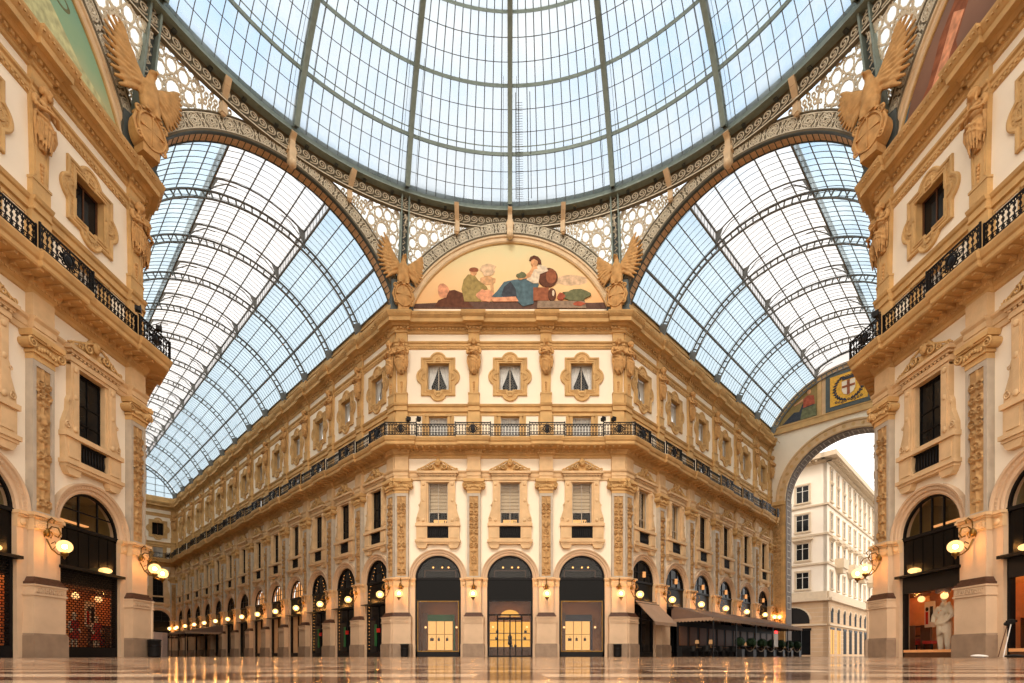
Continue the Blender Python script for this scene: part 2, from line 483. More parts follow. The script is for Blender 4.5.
# ------------------------------------------------------------------ relief patterns
def arabesque(seed, W, z0, z1, amp=.09):
    rg = random.Random(seed); items = []
    z = z0+.35
    while z < z1-.25:
        kind = rg.choice(['scroll', 'scroll', 'vase', 'leaf', 'ring'])
        items.append((kind, z, rg.uniform(.8, 1.2), rg.uniform(-1, 1))); z += rg.uniform(.38, .52)
    def f(X, Z):
        H = np.zeros_like(Z+X); XA = np.abs(X)
        H = np.maximum(H, amp*.5*np.clip(1-(XA/(.06*W/.6))**2, 0, 1))
        for kind, zc, s, q in items:
            dz = Z-zc
            if kind == 'scroll':
                r = .125*W/.6*s; d = np.sqrt((XA-.15*W/.6)**2+dz**2)
                H = np.maximum(H, amp*np.clip(1-((d-r)/.032)**2, 0, 1))
                H = np.maximum(H, amp*1.1*np.clip(1-(d/.05)**2, 0, 1))
                d2 = np.sqrt((XA-.22*W/.6)**2+((dz-.17*q))**2)
                H = np.maximum(H, amp*np.clip(1-((d2-.05)/.025)**2, 0, 1))
            elif kind == 'vase':
                wz = .15*W/.6*np.clip(.4+.6*np.cos(dz*6.5), .12, 1)
                H = np.maximum(H, amp*1.3*np.sqrt(np.clip(1-(XA/wz)**2, 0, 1))*(np.abs(dz) < .2))
                H = np.maximum(H, amp*np.clip(1-((XA-.2*W/.6)/.035)**2-(dz/.13)**2, 0, 1))
            elif kind == 'leaf':
                for a in (.5, 1.1, 1.9):
                    ux = XA*math.cos(a)+dz*math.sin(a); vx = -XA*math.sin(a)+dz*math.cos(a)
                    H = np.maximum(H, amp*np.clip(1-((ux-.13)/.12)**2-(vx/.035)**2, 0, 1))
            else:
                d = np.sqrt(XA**2+dz**2)
                H = np.maximum(H, amp*np.clip(1-((d-.15*W/.6)/.035)**2, 0, 1)); H = np.maximum(H, amp*1.2*np.clip(1-(d/.07)**2, 0, 1))
        return H
    return f

# ------------------------------------------------------------------ the lower pilaster, pavement to architrave
def make_pilaster(seed):
    t = thing('pilaster')
    b = mb('base'); b.box(-.75, .75, 0, .62, 0, .84); b.prism([(-.75,.84),(.75,.84),(.71,.92),(-.71,.92)], 0, .58)
    b.build('plinth', parent=t)
    b = mb('stone'); b.box(-.69, .69, 0, .55, .92, 2.36); b.box(-.73, .73, 0, .6, 2.36, 2.42); b.box(-.73, .73, 0, .6, 2.72, 2.78); b.box(-.7, .7, 0, .56, 2.42, 2.72)
    ped = b.build('pedestal', parent=t)
    b = mb('stone'); u = -.62
    for k in range(7):                         # greek key
        x = -.6+k*.175
        b.box(x, x+.12, .56, .6, 2.47, 2.5); b.box(x, x+.03, .56, .6, 2.47, 2.67); b.box(x, x+.15, .56, .6, 2.64, 2.67); b.box(x+.07, x+.1, .56, .6, 2.55, 2.64)
    b.build('key_band', parent=ped)
    b = mb('darkmarble')
    b.box(-.68, .68, 0, .55, 2.78, 2.88); b.prism([(-.64,2.88),(.64,2.88),(.6,2.97),(-.6,2.97)], 0, .5); b.prism([(-.6,2.97),(.6,2.97),(.54,3.08),(-.54,3.08)], 0, .43)
    b.build('base_moulding', parent=t)
    b = mb('stone'); b.box(-.5, .5, 0, .36, 3.08, 4.86); b.build('lower_shaft', parent=t)
    b = mb('ochre_pale'); b.box(-.53, .53, 0, .39, 4.86, 5.32)
    b.box(-.58, .58, 0, .45, 5.32, 5.4); b.box(-.64, .64, 0, .52, 5.4, 5.52)
    def f(X, Z):
        H = 0*X*Z
        for k in range(-4, 5):
            d = np.sqrt((X-k*.12)**2*1+((Z-5.08)*.62)**2)
            H = np.maximum(H, .05*np.clip(1-((d-.085)/.03)**2, 0, 1)); H = np.maximum(H, .05*np.clip(1-(d/.035)**2, 0, 1))
        return H
    b.relief(lambda z: .5, .392, 1., 0, 4.9, 5.3, .03, f)
    b.build('impost_cap', parent=t)
    b = mb('grey')
    for s in (-1, 1): b.box(min(s*.46, s*.32), max(s*.46, s*.32), 0, .3, 5.52, 11.4)
    b.box(-.32, .32, 0, .25, 5.52, 11.4); b.box(-.32, .32, .2, .3, 5.52, 5.64); b.box(-.32, .32, .2, .3, 11.2, 11.4)
    b.build('shaft', parent=t)
    b = mb('relief'); b.relief(lambda z: .31, .252, .6, 0, 5.64, 11.2, .032, arabesque(seed, .62, 5.64, 11.2, .12))
    b.build('relief_panel', parent=t)
    b = mb('ochre'); b.box(-.47, .47, 0, .32, 11.4, 11.62); b.box(-.53, .53, 0, .4, 11.62, 11.72)
    b.box(-.62, .62, 0, .46, 12.08, 12.16); b.prism([(-.7,12.16),(.7,12.16),(.76,12.36),(-.76,12.36)], 0, .52)
    b.prism([(-.5,11.72),(.5,11.72),(.58,12.08),(-.58,12.08)], 0, .38)
    for s in (-1, 1):
        b.spiral((s*.6, 11.93), .2, .03, 1.6, .44, .045, a0=PI/2, sgn=-s, n=24)
        b.add([(s*.6+.19*math.cos(2*PI*k/16), -.4, 11.93+.19*math.sin(2*PI*k/16)) for k in range(16)]+[(s*.6+.19*math.cos(2*PI*k/16), 0, 11.93+.19*math.sin(2*PI*k/16)) for k in range(16)],
              [tuple(range(16))]+[(k, (k+1) % 16, 16+(k+1) % 16, 16+k) for k in range(16)])
    for k in range(7): b.ell((-.36+.12*k, -.42, 11.9+.05*math.cos((k-3)*1.05)-.05), (.055, .06, .09), nu=8, nv=6)
    b.ell((0, -.47, 12.2), (.13, .07, .13), nu=8, nv=6)
    b.build('capital', parent=t)
    b = mb('ochre_pale'); b.box(-.46, .46, 0, .3, 13.0, 13.92); b.box(-.5, .5, 0, .34, 13.02, 13.1); b.build('frieze_block', parent=t)
    return t
PIL = [make_pilaster(3), make_pilaster(11)]

# ------------------------------------------------------------------ the upper pilaster under the cornice
t = HERM = thing('upper_pilaster')
b = mb('ochre'); b.box(-.42, .42, 0, .22, 14.99, 17.1); b.box(-.385, .385, 0, .22, 17.1, 18.35); b.box(-.41, .41, 0, .25, 18.35, 18.45)
b.build('plinth', parent=t)
b = mb('ochre'); b.prism([(-.3,18.45),(.3,18.45),(.385,21.5),(-.385,21.5)], 0, .2); b.box(-.385, .385, 0, .16, 21.5, 22.62)
for x in (-.24, .24): b.box(x-.02, x+.02, .2, .225, 18.6, 20.0)
b.build('tapering_shaft', parent=t)
b = mb('statue')
for k in range(5): b.ell((0, -.23, 19.15-.16*k), (.09-.012*k, .05, .09), nu=8, nv=6)
b.build('carved_drop', parent=t)

# ------------------------------------------------------------------ herm statues
def make_statue(male):
    b = MB()
    b.ell((0, -.38, 2.7), (.165, .18, .21))                      # head
    b.ell((0, -.55, 2.68), (.035, .05, .055)); b.ell((0, -.53, 2.6), (.06, .03, .018))
    for s in (-1, 1): b.ell((s*.07, -.53, 2.74), (.04, .03, .02))
    if male:
        b.ell((0, -.47, 2.54), (.1, .07, .12)); b.ell((0, -.33, 2.83), (.19, .18, .12))
        for s in (-1, 1): b.ell((s*.18, -.33, 2.7), (.06, .13, .15))
    else:
        b.ell((0, -.32, 2.83), (.2, .2, .13)); b.ell((0, -.3, 2.95), (.1, .1, .06))
        for s in (-1, 1): b.ell((s*.17, -.32, 2.68), (.06, .13, .18)); b.tube([(s*.17, -.36, 2.6), (s*.16, -.4, 2.42), (s*.2, -.4, 2.28)], [.06, .05, .03], 6)
    b.tube([(0, -.32, 2.6), (0, -.24, 2.34)], .125, 8)
    b.ell((0, -.2, 2.2), (.33, .2, .24)); b.ell((0, -.22, 1.92), (.25, .19, .24)); b.ell((0, -.22, 1.62), (.31, .22, .2))
    for s in (-1, 1):
        b.ell((s*.34, -.22, 2.29), (.12, .14, .13))
        b.ell((s*.14, -.37, 2.16), (.12, .08, .1) if not male else (.15, .05, .09))
        b.tube([(s*.38, -.22, 2.28), (s*.47, -.3, 2.04), (s*.44, -.42, 1.84)], [.105, .09, .08], 8)
        b.tube([(s*.44, -.42, 1.84), (s*.2, -.6, 1.9+.05*s), (-s*.1, -.56, 1.99+.05*s)], [.08, .065, .05], 8)
        b.ell((-s*.14, -.55, 2.01+.05*s), (.075, .05, .055))
    n = 9                                                        # pleated skirt with a zigzag hem
    for k in range(n):
        t = (k-(n-1)/2)/((n-1)/2); a = t*1.25
        def q(r, d, z): return (r*math.sin(a), -.12-d*math.cos(a), z)
        hem = .42+.2*((k*5) % 3)/2+.1*abs(t)
        b.tube([q(.31, .28, 1.68), q(.4, .38, 1.4), q(.37, .36, 1.0), q(.29, .3, hem)], [.045, .05, .045, .03], 6)
    b.tube([(0, -.2, 1.6), (0, -.2, 1.2), (0, -.17, .75), (0, -.15, .5)], [.22, .24, .2, .14], 10)
    b.tube([(-.36, -.3, 1.72), (-.12, -.48, 1.6), (.2, -.46, 1.42), (.38, -.28, 1.18)], [.06, .075, .07, .05], 7)
    b.tube([(-.38, -.28, 1.5), (-.1, -.5, 1.36), (.2, -.47, 1.18), (.36, -.28, .95)], [.045, .055, .055, .04], 7)
    b.tube([(.3, -.2, 2.38), (.06, -.42, 2.2), (-.22, -.4, 1.95), (-.38, -.26, 1.72)], [.045, .05, .05, .05], 6)
    b.tube([(.4, -.3, 1.7), (.46, -.32, 1.3), (.4, -.26, .9)], [.07, .06, .03], 6); b.tube([(-.42, -.3, 1.7), (-.45, -.3, 1.35), (-.38, -.25, 1.0)], [.06, .05, .03], 6)
    b.ell((0, -.2, 2.36), (.36, .14, .07))
    return fuse(b, 'statue', 'statue', .021, 1)
STAT = [make_statue(True), make_statue(False)]

# ------------------------------------------------------------------ sconce lamp
t = LAMP = thing('wall_lamp')
b = mb('brass')
b.lathe([(0,.16),(.09,.15),(.12,0),(.09,-.15),(0,-.16)], (0, -.4, .55), 10)
b.tube([(0,-.4,.6),(0,-.6,.78),(0,-.85,.72),(0,-.95,.5),(0,-.85,.36),(0,-.72,.42)], .028, 6)
b.tube([(0,-.4,.3),(0,-.6,-.1),(0,-.85,-.3),(0,-1.1,-.36)], .03, 6)
b.tube([(0,-.4,.62),(0,-.45,1.0),(0,-.6,1.12),(0,-.72,1.02),(0,-.66,.9)], .025, 6)
b.tube([(0,-.62,-.12),(0,-.8,.05),(0,-.72,.2),(0,-.58,.12)], .02, 5)
for s in (-1, 1): b.tube([(0,-.42,.5),(s*.14,-.44,.36),(s*.2,-.46,.52),(s*.12,-.46,.62)], .02, 5)
b.build('bracket', parent=t)
b = mb('brass'); b.lathe([(0,-.5),(.03,-.46),(.05,-.38),(.12,-.33),(.14,-.24),(.1,-.22)], (0, -1.1, 0), 12); b.build('gallery', parent=t)
b = mb('globe'); b.ell((0, -1.1, 0), (.26, .26, .25), nu=16, nv=10); gl_ = b.build('globe', parent=t)
b = mb('filament'); b.ell((0, -1.1, 0), .085, nu=8, nv=6); b.build('bulb', parent=gl_)

# ------------------------------------------------------------------ windows
def sash(b, w, h0, h1, d, bars=1, t_=.045, cross=()):
    p = -d
    b.box(-w, -w+t_*1.3, p, p+.06, h0, h1); b.box(w-t_*1.3, w, p, p+.06, h0, h1); b.box(-w, w, p, p+.06, h0, h0+t_*1.4); b.box(-w, w, p, p+.06, h1-t_*1.4, h1)
    for k in range(bars):
        x = -w+2*w*(k+1)/(bars+1); b.box(x-t_/2, x+t_/2, p, p+.05, h0, h1)
    for h in cross: b.box(-w, w, p, p+.05, h-t_/2, h+t_/2)
def pediment_relief(b, z0, W, H):
    def top(x): 
        t = min(1, abs(x)/W); return .1+(H-.28)*(1-t)**1.35+(.2 if abs(x) < .22 else 0)*math.sqrt(max(0, 1-(x/.22)**2))
    n = 84; m = 22
    def hf(x, z):
        xa = abs(x); v = .03
        for cx, cz, r in ((.42,.3,.17),(.8,.2,.11),(1.1,.13,.07)):
            d = math.hypot(xa-cx, z-cz); v = max(v, .17*max(0, 1-((d-r)/.05)**2), .17*max(0, 1-(d/.07)**2))
        d = math.hypot(x, z-.62); v = max(v, .15*max(0, 1-((d-.17)/.06)**2), .16*max(0, 1-(d/.1)**2))
        v = max(v, .1*max(0, 1-((xa-.14-.15*math.sin(z*5))/.05)**2)*(z < .55))
        return v
    rows = []
    for i in range(n+1):
        x = -W+2*W*i/n; tp = top(x)
        rows.append([(x, -.08-1.3*hf(x, tp*j/m)*(1 if 0 < j < m else .4), z0+tp*j/m) for j in range(m+1)]+[(x, 0, z0+tp)])
    b.smooth = True; b.rows(rows); b.smooth = False
    for s in (-1, 1):
        b.spiral((s*.45, z0+.32), .22, .03, 1.5, .36, .055, a0=PI/2, sgn=-s)
        b.spiral((s*.88, z0+.22), .15, .02, 1.3, .34, .042, a0=PI/2, sgn=s); b.spiral((s*1.2, z0+.14), .08, .02, 1.2, .3, .03, a0=PI/2, sgn=-s)
        b.tube([(s*.2,-.3,z0+.7),(s*.42,-.31,z0+.6),(s*.75,-.3,z0+.42),(s*1.1,-.28,z0+.26),(s*W,-.25,z0+.1)], [.06,.06,.055,.05,.04], 6)
        b.spiral((s*1.33, z0+.12), .1, .02, 1.2, .34, .035, a0=PI, sgn=-s)
    b.ell((0, -.3, z0+.62), (.2, .1, .24), nu=10, nv=8); b.ell((0, -.36, z0+.66), (.1, .1, .13), nu=8, nv=6)

def piano_window(kind):
    t = thing('window_1')
    b = mb('iron' if kind == 'dark' else 'grey'); sash(b, .68, 9.22, 12.2, .3, 1, .05, (10.1, 10.9) if kind != 'blind' else (10.15,)); b.build('window_frame', parent=t)
    b = mb('darkglass' if kind == 'dark' else 'shopglass'); b.quad((-.66,.29,9.25),(.66,.29,9.25),(.66,.29,12.17),(-.66,.29,12.17)); b.build('window_pane', parent=t, recalc=False)
    if kind != 'dark':
        b = mb('black'); b.box(-.9, .9, -1.6, -1.5, 9.0, 12.4); b.box(-.9, -.86, -1.6, -.36, 9.0, 12.4); b.box(.86, .9, -1.6, -.36, 9.0, 12.4)
        b.box(-.9, .9, -1.6, -.36, 12.3, 12.4); b.box(-.9, .9, -1.6, -.36, 8.98, 9.1); b.build('recess', parent=t)
        b = mb('blind')
        for k in range(8):
            z = 10.25+.245*k; b.add([(-.63, .42, z), (.63, .42, z), (.63, .46, z+.2), (-.63, .46, z+.2)], [(0,1,2,3)])
            b.add([(-.63, .46, z+.2), (.63, .46, z+.2), (.63, .42, z+.245), (-.63, .42, z+.245)], [(0,1,2,3)])
        b.build('window_blind', parent=t, recalc=False)
        b = mb('lightbox'); b.box(-.5, .5, -1.3, -1.25, 9.35, 9.95)
        b.mat('black')
        rg = random.Random(4)
        for k in range(9): x = -.55+k*.135; b.box(x, x+.06, -1.2, -1.15, 9.2, 9.45+rg.random()*.45)
        b.build('lit_shelf', parent=t)
    # stone surround
    b = mb('ochre_pale')
    for s in (-1, 1):
        b.box(min(s*.68,s*.8), max(s*.68,s*.8), 0, .12, 9.3, 12.3)
        b.box(min(s*.8,s*1.2), max(s*.8,s*1.2), 0, .22, 9.3, 12.3)
        b.box(min(s*.88,s*1.12), max(s*.88,s*1.12), .22, .26, 9.5, 11.9)
        for z in (12.05, 10.9, 9.55): b.ell((s*1.0, -.25, z), (.11, .05, .13), nu=10, nv=6)
        b.prism([(s*x, z) for x, z in [(1.2,9.3),(1.52,9.3),(1.5,9.7),(1.4,10.0),(1.3,10.3),(1.28,10.7),(1.22,10.85),(1.2,10.9)]], 0, .2)
        b.spiral((s*1.34, 9.62), .15, .03, 1.4, .22, .035, a0=PI/2, sgn=-s)
        b.spiral((s*1.27, 10.6), .08, .02, 1.2, .22, .025, a0=-PI/2, sgn=s)
    b.box(-1.2, 1.2, 0, .2, 12.2, 12.4); b.build('surround', parent=t)
    b = mb('ochre_pale'); b.box(-1.28, 1.28, 0, .26, 12.34, 12.56)
    for k in range(13): b.box(-1.2+.2*k-.05, -1.2+.2*k+.05, .26, .31, 12.56, 12.64)
    b.box(-1.34, 1.34, 0, .34, 12.64, 12.76); b.box(-1.44, 1.44, 0, .44, 12.76, 12.92)
    b.build('lintel', parent=t)
    b = mb('ochre'); pediment_relief(b, 12.92, 1.4, 1.0); b.build('pediment', parent=t)
    b = mb('ochre_pale')
    b.box(-1.56, 1.56, 0, .34, 9.12, 9.32); b.box(-1.5, -.74, 0, .24, 8.15, 9.12); b.box(.74, 1.5, 0, .24, 8.15, 9.12)
    b.box(-.74, .74, 0, .2, 8.15, 8.3); b.box(-1.58, 1.58, 0, .36, 8.0, 8.17); b.box(-1.52, 1.52, 0, .3, 7.88, 8.0)
    for s in (-1, 1):
        b.prism([(s*.72,7.88),(s*1.5,7.88),(s*1.42,7.7),(s*1.32,7.58),(s*.86,7.58),(s*.78,7.7)], 0, .26)
        b.box(min(s*.86,s*1.36), max(s*.86,s*1.36), .24, .28, 8.3, 8.98)
    b.build('balcony_base', parent=t)
    b = mb('iron'); b.box(-.74, .74, 0, .05, 8.3, 9.12); b.box(-.74, .74, .05, .14, 9.04, 9.12); b.box(-.74, .74, .05, .14, 8.3, 8.36)
    for k in range(9):
        x = -.62+k*.155; b.tube([(x,-.12,8.36),(x,-.12,8.55),(x,-.12,8.75),(x,-.12,9.04)], [.02,.05,.03,.02], 5)
    b.build('balustrade_panel', parent=t)
    for o in t.children:
        if o.name.startswith(('window_frame', 'window_pane')): o.location.y = -.16
    return t
WPI = {k: piano_window(k) for k in ('blind', 'dark')}

t = WMEZ = thing('window_1')
b = mb('white'); sash(b, .65, 15.0, 16.85, .25, 1, .05); b.build('window_frame', parent=t)
b = mb('shopglass'); b.quad((-.64,.24,15.0),(.64,.24,15.0),(.64,.24,16.83),(-.64,.24,16.83)); b.build('window_pane', parent=t, recalc=False)
b = mb('curtain', True)
b.rows([[(-.64+1.28*k/40, .34+.025*math.sin(k*1.3), z) for k in range(41)] for z in (15.0, 16.85)]); b.build('curtain', parent=t, recalc=False)
b = mb('ochre')
for s in (-1, 1): b.box(min(s*.65,s*.86), max(s*.65,s*.86), 0, .1, 14.99, 17.0)
b.box(-.92, .92, 0, .14, 16.85, 17.02); b.build('surround', parent=t)
for s in (-1, 1):
    b = mb('plaster'); b.box(min(s*1.12,s*1.98), max(s*1.12,s*1.98), 0, .03, 15.05, 16.9)
    b.mat('ochre'); x0, x1 = min(s*1.05,s*2.05), max(s*1.05,s*2.05)
    b.box(x0, x0+.07, 0, .07, 15.0, 17.0); b.box(x1-.07, x1, 0, .07, 15.0, 17.0); b.box(x0, x1, 0, .08, 16.9, 17.0)
    b.build('side_panel', parent=t)

# lobed upper window
def lobed(b):
    zc = 19.635; n = 96
    angs = sorted(set([2*PI*k/n for k in range(n)]+[math.atan2(s2*1.33, s1*1.2) % (2*PI) for s1 in (-1,1) for s2 in (-1,1)]+[math.atan2(s2*.965, s1*.75) % (2*PI) for s1 in (-1,1) for s2 in (-1,1)]))
    def rr(a, w, h):
        c, s = abs(math.cos(a)), abs(math.sin(a)); return min(w/c if c > 1e-6 else 1e9, h/s if s > 1e-6 else 1e9)
    def circ(a, cx, cz, r):
        d = cx*math.cos(a)+cz*math.sin(a); q = d*d-(cx*cx+cz*cz-r*r)
        return d+math.sqrt(q) if q > 0 and d > 0 else 0
    def outer(a, g=0.):
        r = rr(a, 1.2-g, 1.33-g)
        for cx, cz, q in ((0,1.12,.6),(0,-1.12,.6),(.93,0,.6),(-.93,0,.6)): r = max(r, circ(a, cx, cz, q-g))
        return r
    prof = [(0.,0.,0.),(0.,0.,.16),(.05,0,.2),(.12,0,.17),(.14,0,.1),(.3,0,.1),(.33,0,.18),(.4,0,.18),(.42,0,.08)]
    rows = []
    for g, _, p in prof: rows.append([(outer(a, g)*math.cos(a), -p, zc+outer(a, g)*math.sin(a)) for a in angs])
    for (w, h, p) in ((.95,1.16,.08),(.93,1.14,.17),(.86,1.07,.17),(.83,1.04,.08),(.75,.965,.06),(.75,.965,-.02)):
        rows.append([(rr(a, w, h)*math.cos(a), -p, zc+rr(a, w, h)*math.sin(a)) for a in angs])
    b.rows(rows, True)
    for a in angs[::2]:                                     # bead row
        r = outer(a, .22); b.box(r*math.cos(a)-.025, r*math.cos(a)+.025, .1, .14, zc+r*math.sin(a)-.025, zc+r*math.sin(a)+.025)
    for cx, cz, a0 in ((0,1.12,0),(0,-1.12,PI),(.93,0,-PI/2),(-.93,0,PI/2)):   # shells in the lobes
        for k in range(5):
            a = a0+PI*(k+.5)/5; b.tube([(cx*1.06, -.1, zc+cz*1.06), (cx*1.06+.24*math.cos(a), -.14, zc+cz*1.06+.24*math.sin(a))], [.02, .05], 5)
def oval_window(kind):
    t = thing('window_1')
    b = mb('ochre'); lobed(b); b.build('lobed_surround', parent=t).scale.y = .62
    b = mb('wood' if kind == 'dark' else 'grey'); sash(b, .75, 18.67, 20.6, .32, 1, .05); b.build('window_frame', parent=t)
    b = mb('darkglass' if kind == 'dark' else 'shopglass'); b.quad((-.74,.31,18.69),(.74,.31,18.69),(.74,.31,20.58),(-.74,.31,20.58)); b.build('window_pane', parent=t, recalc=False)
    if kind != 'dark':
        b = mb('darkglass'); b.quad((-.95,.75,18.4),(.95,.75,18.4),(.95,.75,20.8),(-.95,.75,20.8)); b.build('dark_interior', parent=t, recalc=False)
        for s in (-1, 1):
            b = mb('curtain', True); rows = []
            for j in range(9):
                z = 20.6-1.93*j/8; inner = .04+.5*min(1, (j/6.))**1.3 if j < 7 else .5
                rows.append([(s*(inner+(.76-inner)*k/12), .4+.03*math.sin(k*1.9), z) for k in range(13)])
            b.rows(rows); b.build('curtain', parent=t, recalc=False)
    return t
WOV = {k: oval_window(k) for k in ('curtain', 'dark')}
# ------------------------------------------------------------------ arched ground-floor bays
def arch_base(t, bays=True):
    b = mb('stone'); b.arch((0, 5.5), [(1.6,-.2),(1.6,.1),(1.68,.14),(1.72,.1),(1.78,.1),(1.8,.18),(1.93,.18),(1.95,.25),(2.03,.27),(2.03,0)], 28)
    for k in range(40):
        a = PI*(k+.5)/40; b.box(-1.865*math.cos(a)-.022, -1.865*math.cos(a)+.022, .17, .21, 5.5+1.865*math.sin(a)-.022, 5.5+1.865*math.sin(a)+.022)
    b.build('archivolt', parent=t)
    for s in (-1, 1):
        b = mb('stone'); x = lambda a, c: (min(s*a, s*c), max(s*a, s*c))
        b.box(*x(1.6, 2.03), 0, .12, 0, 4.9); b.box(*x(1.585, 2.05), 0, .16, 0, .9)
        b.mat('ochre_pale').box(*x(1.585, 2.05), 0, .16, 4.9, 5.3); b.box(*x(1.57, 2.1), 0, .22, 5.3, 5.38); b.box(*x(1.54, 2.14), 0, .28, 5.38, 5.5)
        b.ell((s*1.81, -.17, 5.1), (.14, .05, .14), nu=10, nv=6)
        b.build('jamb', parent=t)
def iron_arch(t, mull=(-.55, .55), d=.5, glass='darkglass', cross=(6.3,), rimw=.12):
    b = mb('iron'); b.arch((0, 5.5), [(1.6,-d),(1.6,-d+.1),(1.6-rimw,-d+.1),(1.6-rimw,-d)], 24)
    for x in mull: b.box(x-.03, x+.03, -d, -d+.07, 5.5, 5.5+math.sqrt(1.55**2-x*x))
    for z in cross: 
        w = math.sqrt(1.55**2-(z-5.5)**2); b.box(-w, w, -d, -d+.06, z-.025, z+.025)
    b.box(-1.6, 1.6, -d, -d+.14, 5.42, 5.56); b.build('fanlight_frame', parent=t)
    b = mb(glass); n = 20
    b.add([(-1.56*math.cos(PI*k/n), d-.01, 5.5+1.56*math.sin(PI*k/n)) for k in range(n+1)], [tuple(range(n+1))]); b.build('fanlight_pane', parent=t, recalc=False)
def hull(b, x0, x1, d0, d1, h0, h1, wall='shopwood', floor=None):
    """an open-fronted room behind the wall, d positive inwards"""
    b.mat(wall)
    b.quad((x0, d1, h0), (x1, d1, h0), (x1, d1, h1), (x0, d1, h1))
    b.quad((x0, d0, h0), (x0, d1, h0), (x0, d1, h1), (x0, d0, h1)); b.quad((x1, d0, h0), (x1, d1, h0), (x1, d1, h1), (x1, d0, h1))
    b.quad((x0, d0, h1), (x1, d0, h1), (x1, d1, h1), (x0, d1, h1))
    b.mat(floor or wall).quad((x0, d0, h0), (x1, d0, h0), (x1, d1, h0), (x0, d1, h0))

def mezz_room(t, shelf=True):
    """the shallow gallery seen through the fanlight"""
    b = MB(); hull(b, -1.75, 1.75, .72, 2.2, 5.45, 7.2, 'black'); b.build('upper_room', parent=t, recalc=False)
    if shelf:
        b = mb('wood'); b.box(-1.15, 1.15, -1.5, -1.4, 5.6, 5.68); b.box(-1.15, -1.08, -1.5, -1.4, 5.6, 6.25); b.box(1.08, 1.15, -1.5, -1.4, 5.6, 6.25); b.box(-1.15, 1.15, -1.5, -1.4, 6.2, 6.26)
        b.mat('bulb')
        for x in (-.5, .15, .6): b.ell((x, 1.4, 6.45), .06, nu=8, nv=6)
        b.build('gallery_rail', parent=t)

def shop_display(band):
    t = thing('arched_shopfront'); arch_base(t); iron_arch(t, (), glass='shopglass', cross=()); mezz_room(t)
    b = mb('blackpanel'); b.box(-1.6, 1.6, -.55, -.45, 3.95, 5.44); b.build('transom_panel', parent=t)
    b = mb('iron')
    b.box(-1.6, -1.46, -.6, -.4, 0, 3.95); b.box(1.46, 1.6, -.6, -.4, 0, 3.95); b.box(-1.6, 1.6, -.6, -.4, 0, .36); b.box(-1.6, 1.6, -.6, -.4, 3.93, 4.0)
    b.mat('brass').box(-1.46, 1.46, -.42, -.38, .36, .42); b.box(-1.46, 1.46, -.42, -.38, 3.87, 3.93)
    b.box(-1.46, -1.41, -.42, -.38, .42, 3.87); b.box(1.41, 1.46, -.42, -.38, .42, 3.87); b.build('shop_frame', parent=t)
    b = mb('shopglass'); b.quad((-1.42,.44,.4),(1.42,.44,.4),(1.42,.44,3.9),(-1.42,.44,3.9)); b.build('shop_pane', parent=t, recalc=False)
    b = MB(); hull(b, -1.7, 1.7, .7, 2.9, .36, 4.3, 'shopwood'); b.build('display_room', parent=t, recalc=False)
    b = mb(band); b.box(-1.0, .95, -2.3, -1.9, 2.62, 3.08); b.box(.9, 1.0, -2.3, -1.9, .4, 2.62)
    b.mat('wood').box(-1.35, -1.0, -2.2, -1.8, .4, 3.2); b.build('display_surround', parent=t)
    for k in range(3):
        b = mb('lightbox'); x = -.98+k*.61; b.box(x+.02, x+.57, -2.1, -2.0, .5, 2.6); b.build('lit_panel', parent=t)
    b = mb('brass'); b.box(-1.0, .9, -2.0, -1.8, .38, .5); b.box(-.98, .86, -1.98, -1.86, 1.62, 1.66); b.build('shelf', parent=t)
    b = mb('black')
    for x, w in ((-.8, .13), (-.25, .08), (.35, .09)):
        b.box(x, x+w*2, -1.92, -1.86, 1.16, 1.36); b.tube([(x+w*.5, 1.89, 1.36), (x+w, 1.89, 1.5), (x+w*1.5, 1.89, 1.36)], .015, 5)
    b.build('handbag_display', parent=t)
    b = mb('warmroom')
    for x in (-1.1, 1.15): b.ell((x, 1.7, 2.15), .08, nu=8, nv=6)
    b.box(-1.2, 1.2, -2.2, -1.2, 4.2, 4.24); b.build('shop_lamp_and_fill', parent=t)  # ceiling panel added beside the globes to brighten the display room
    return t
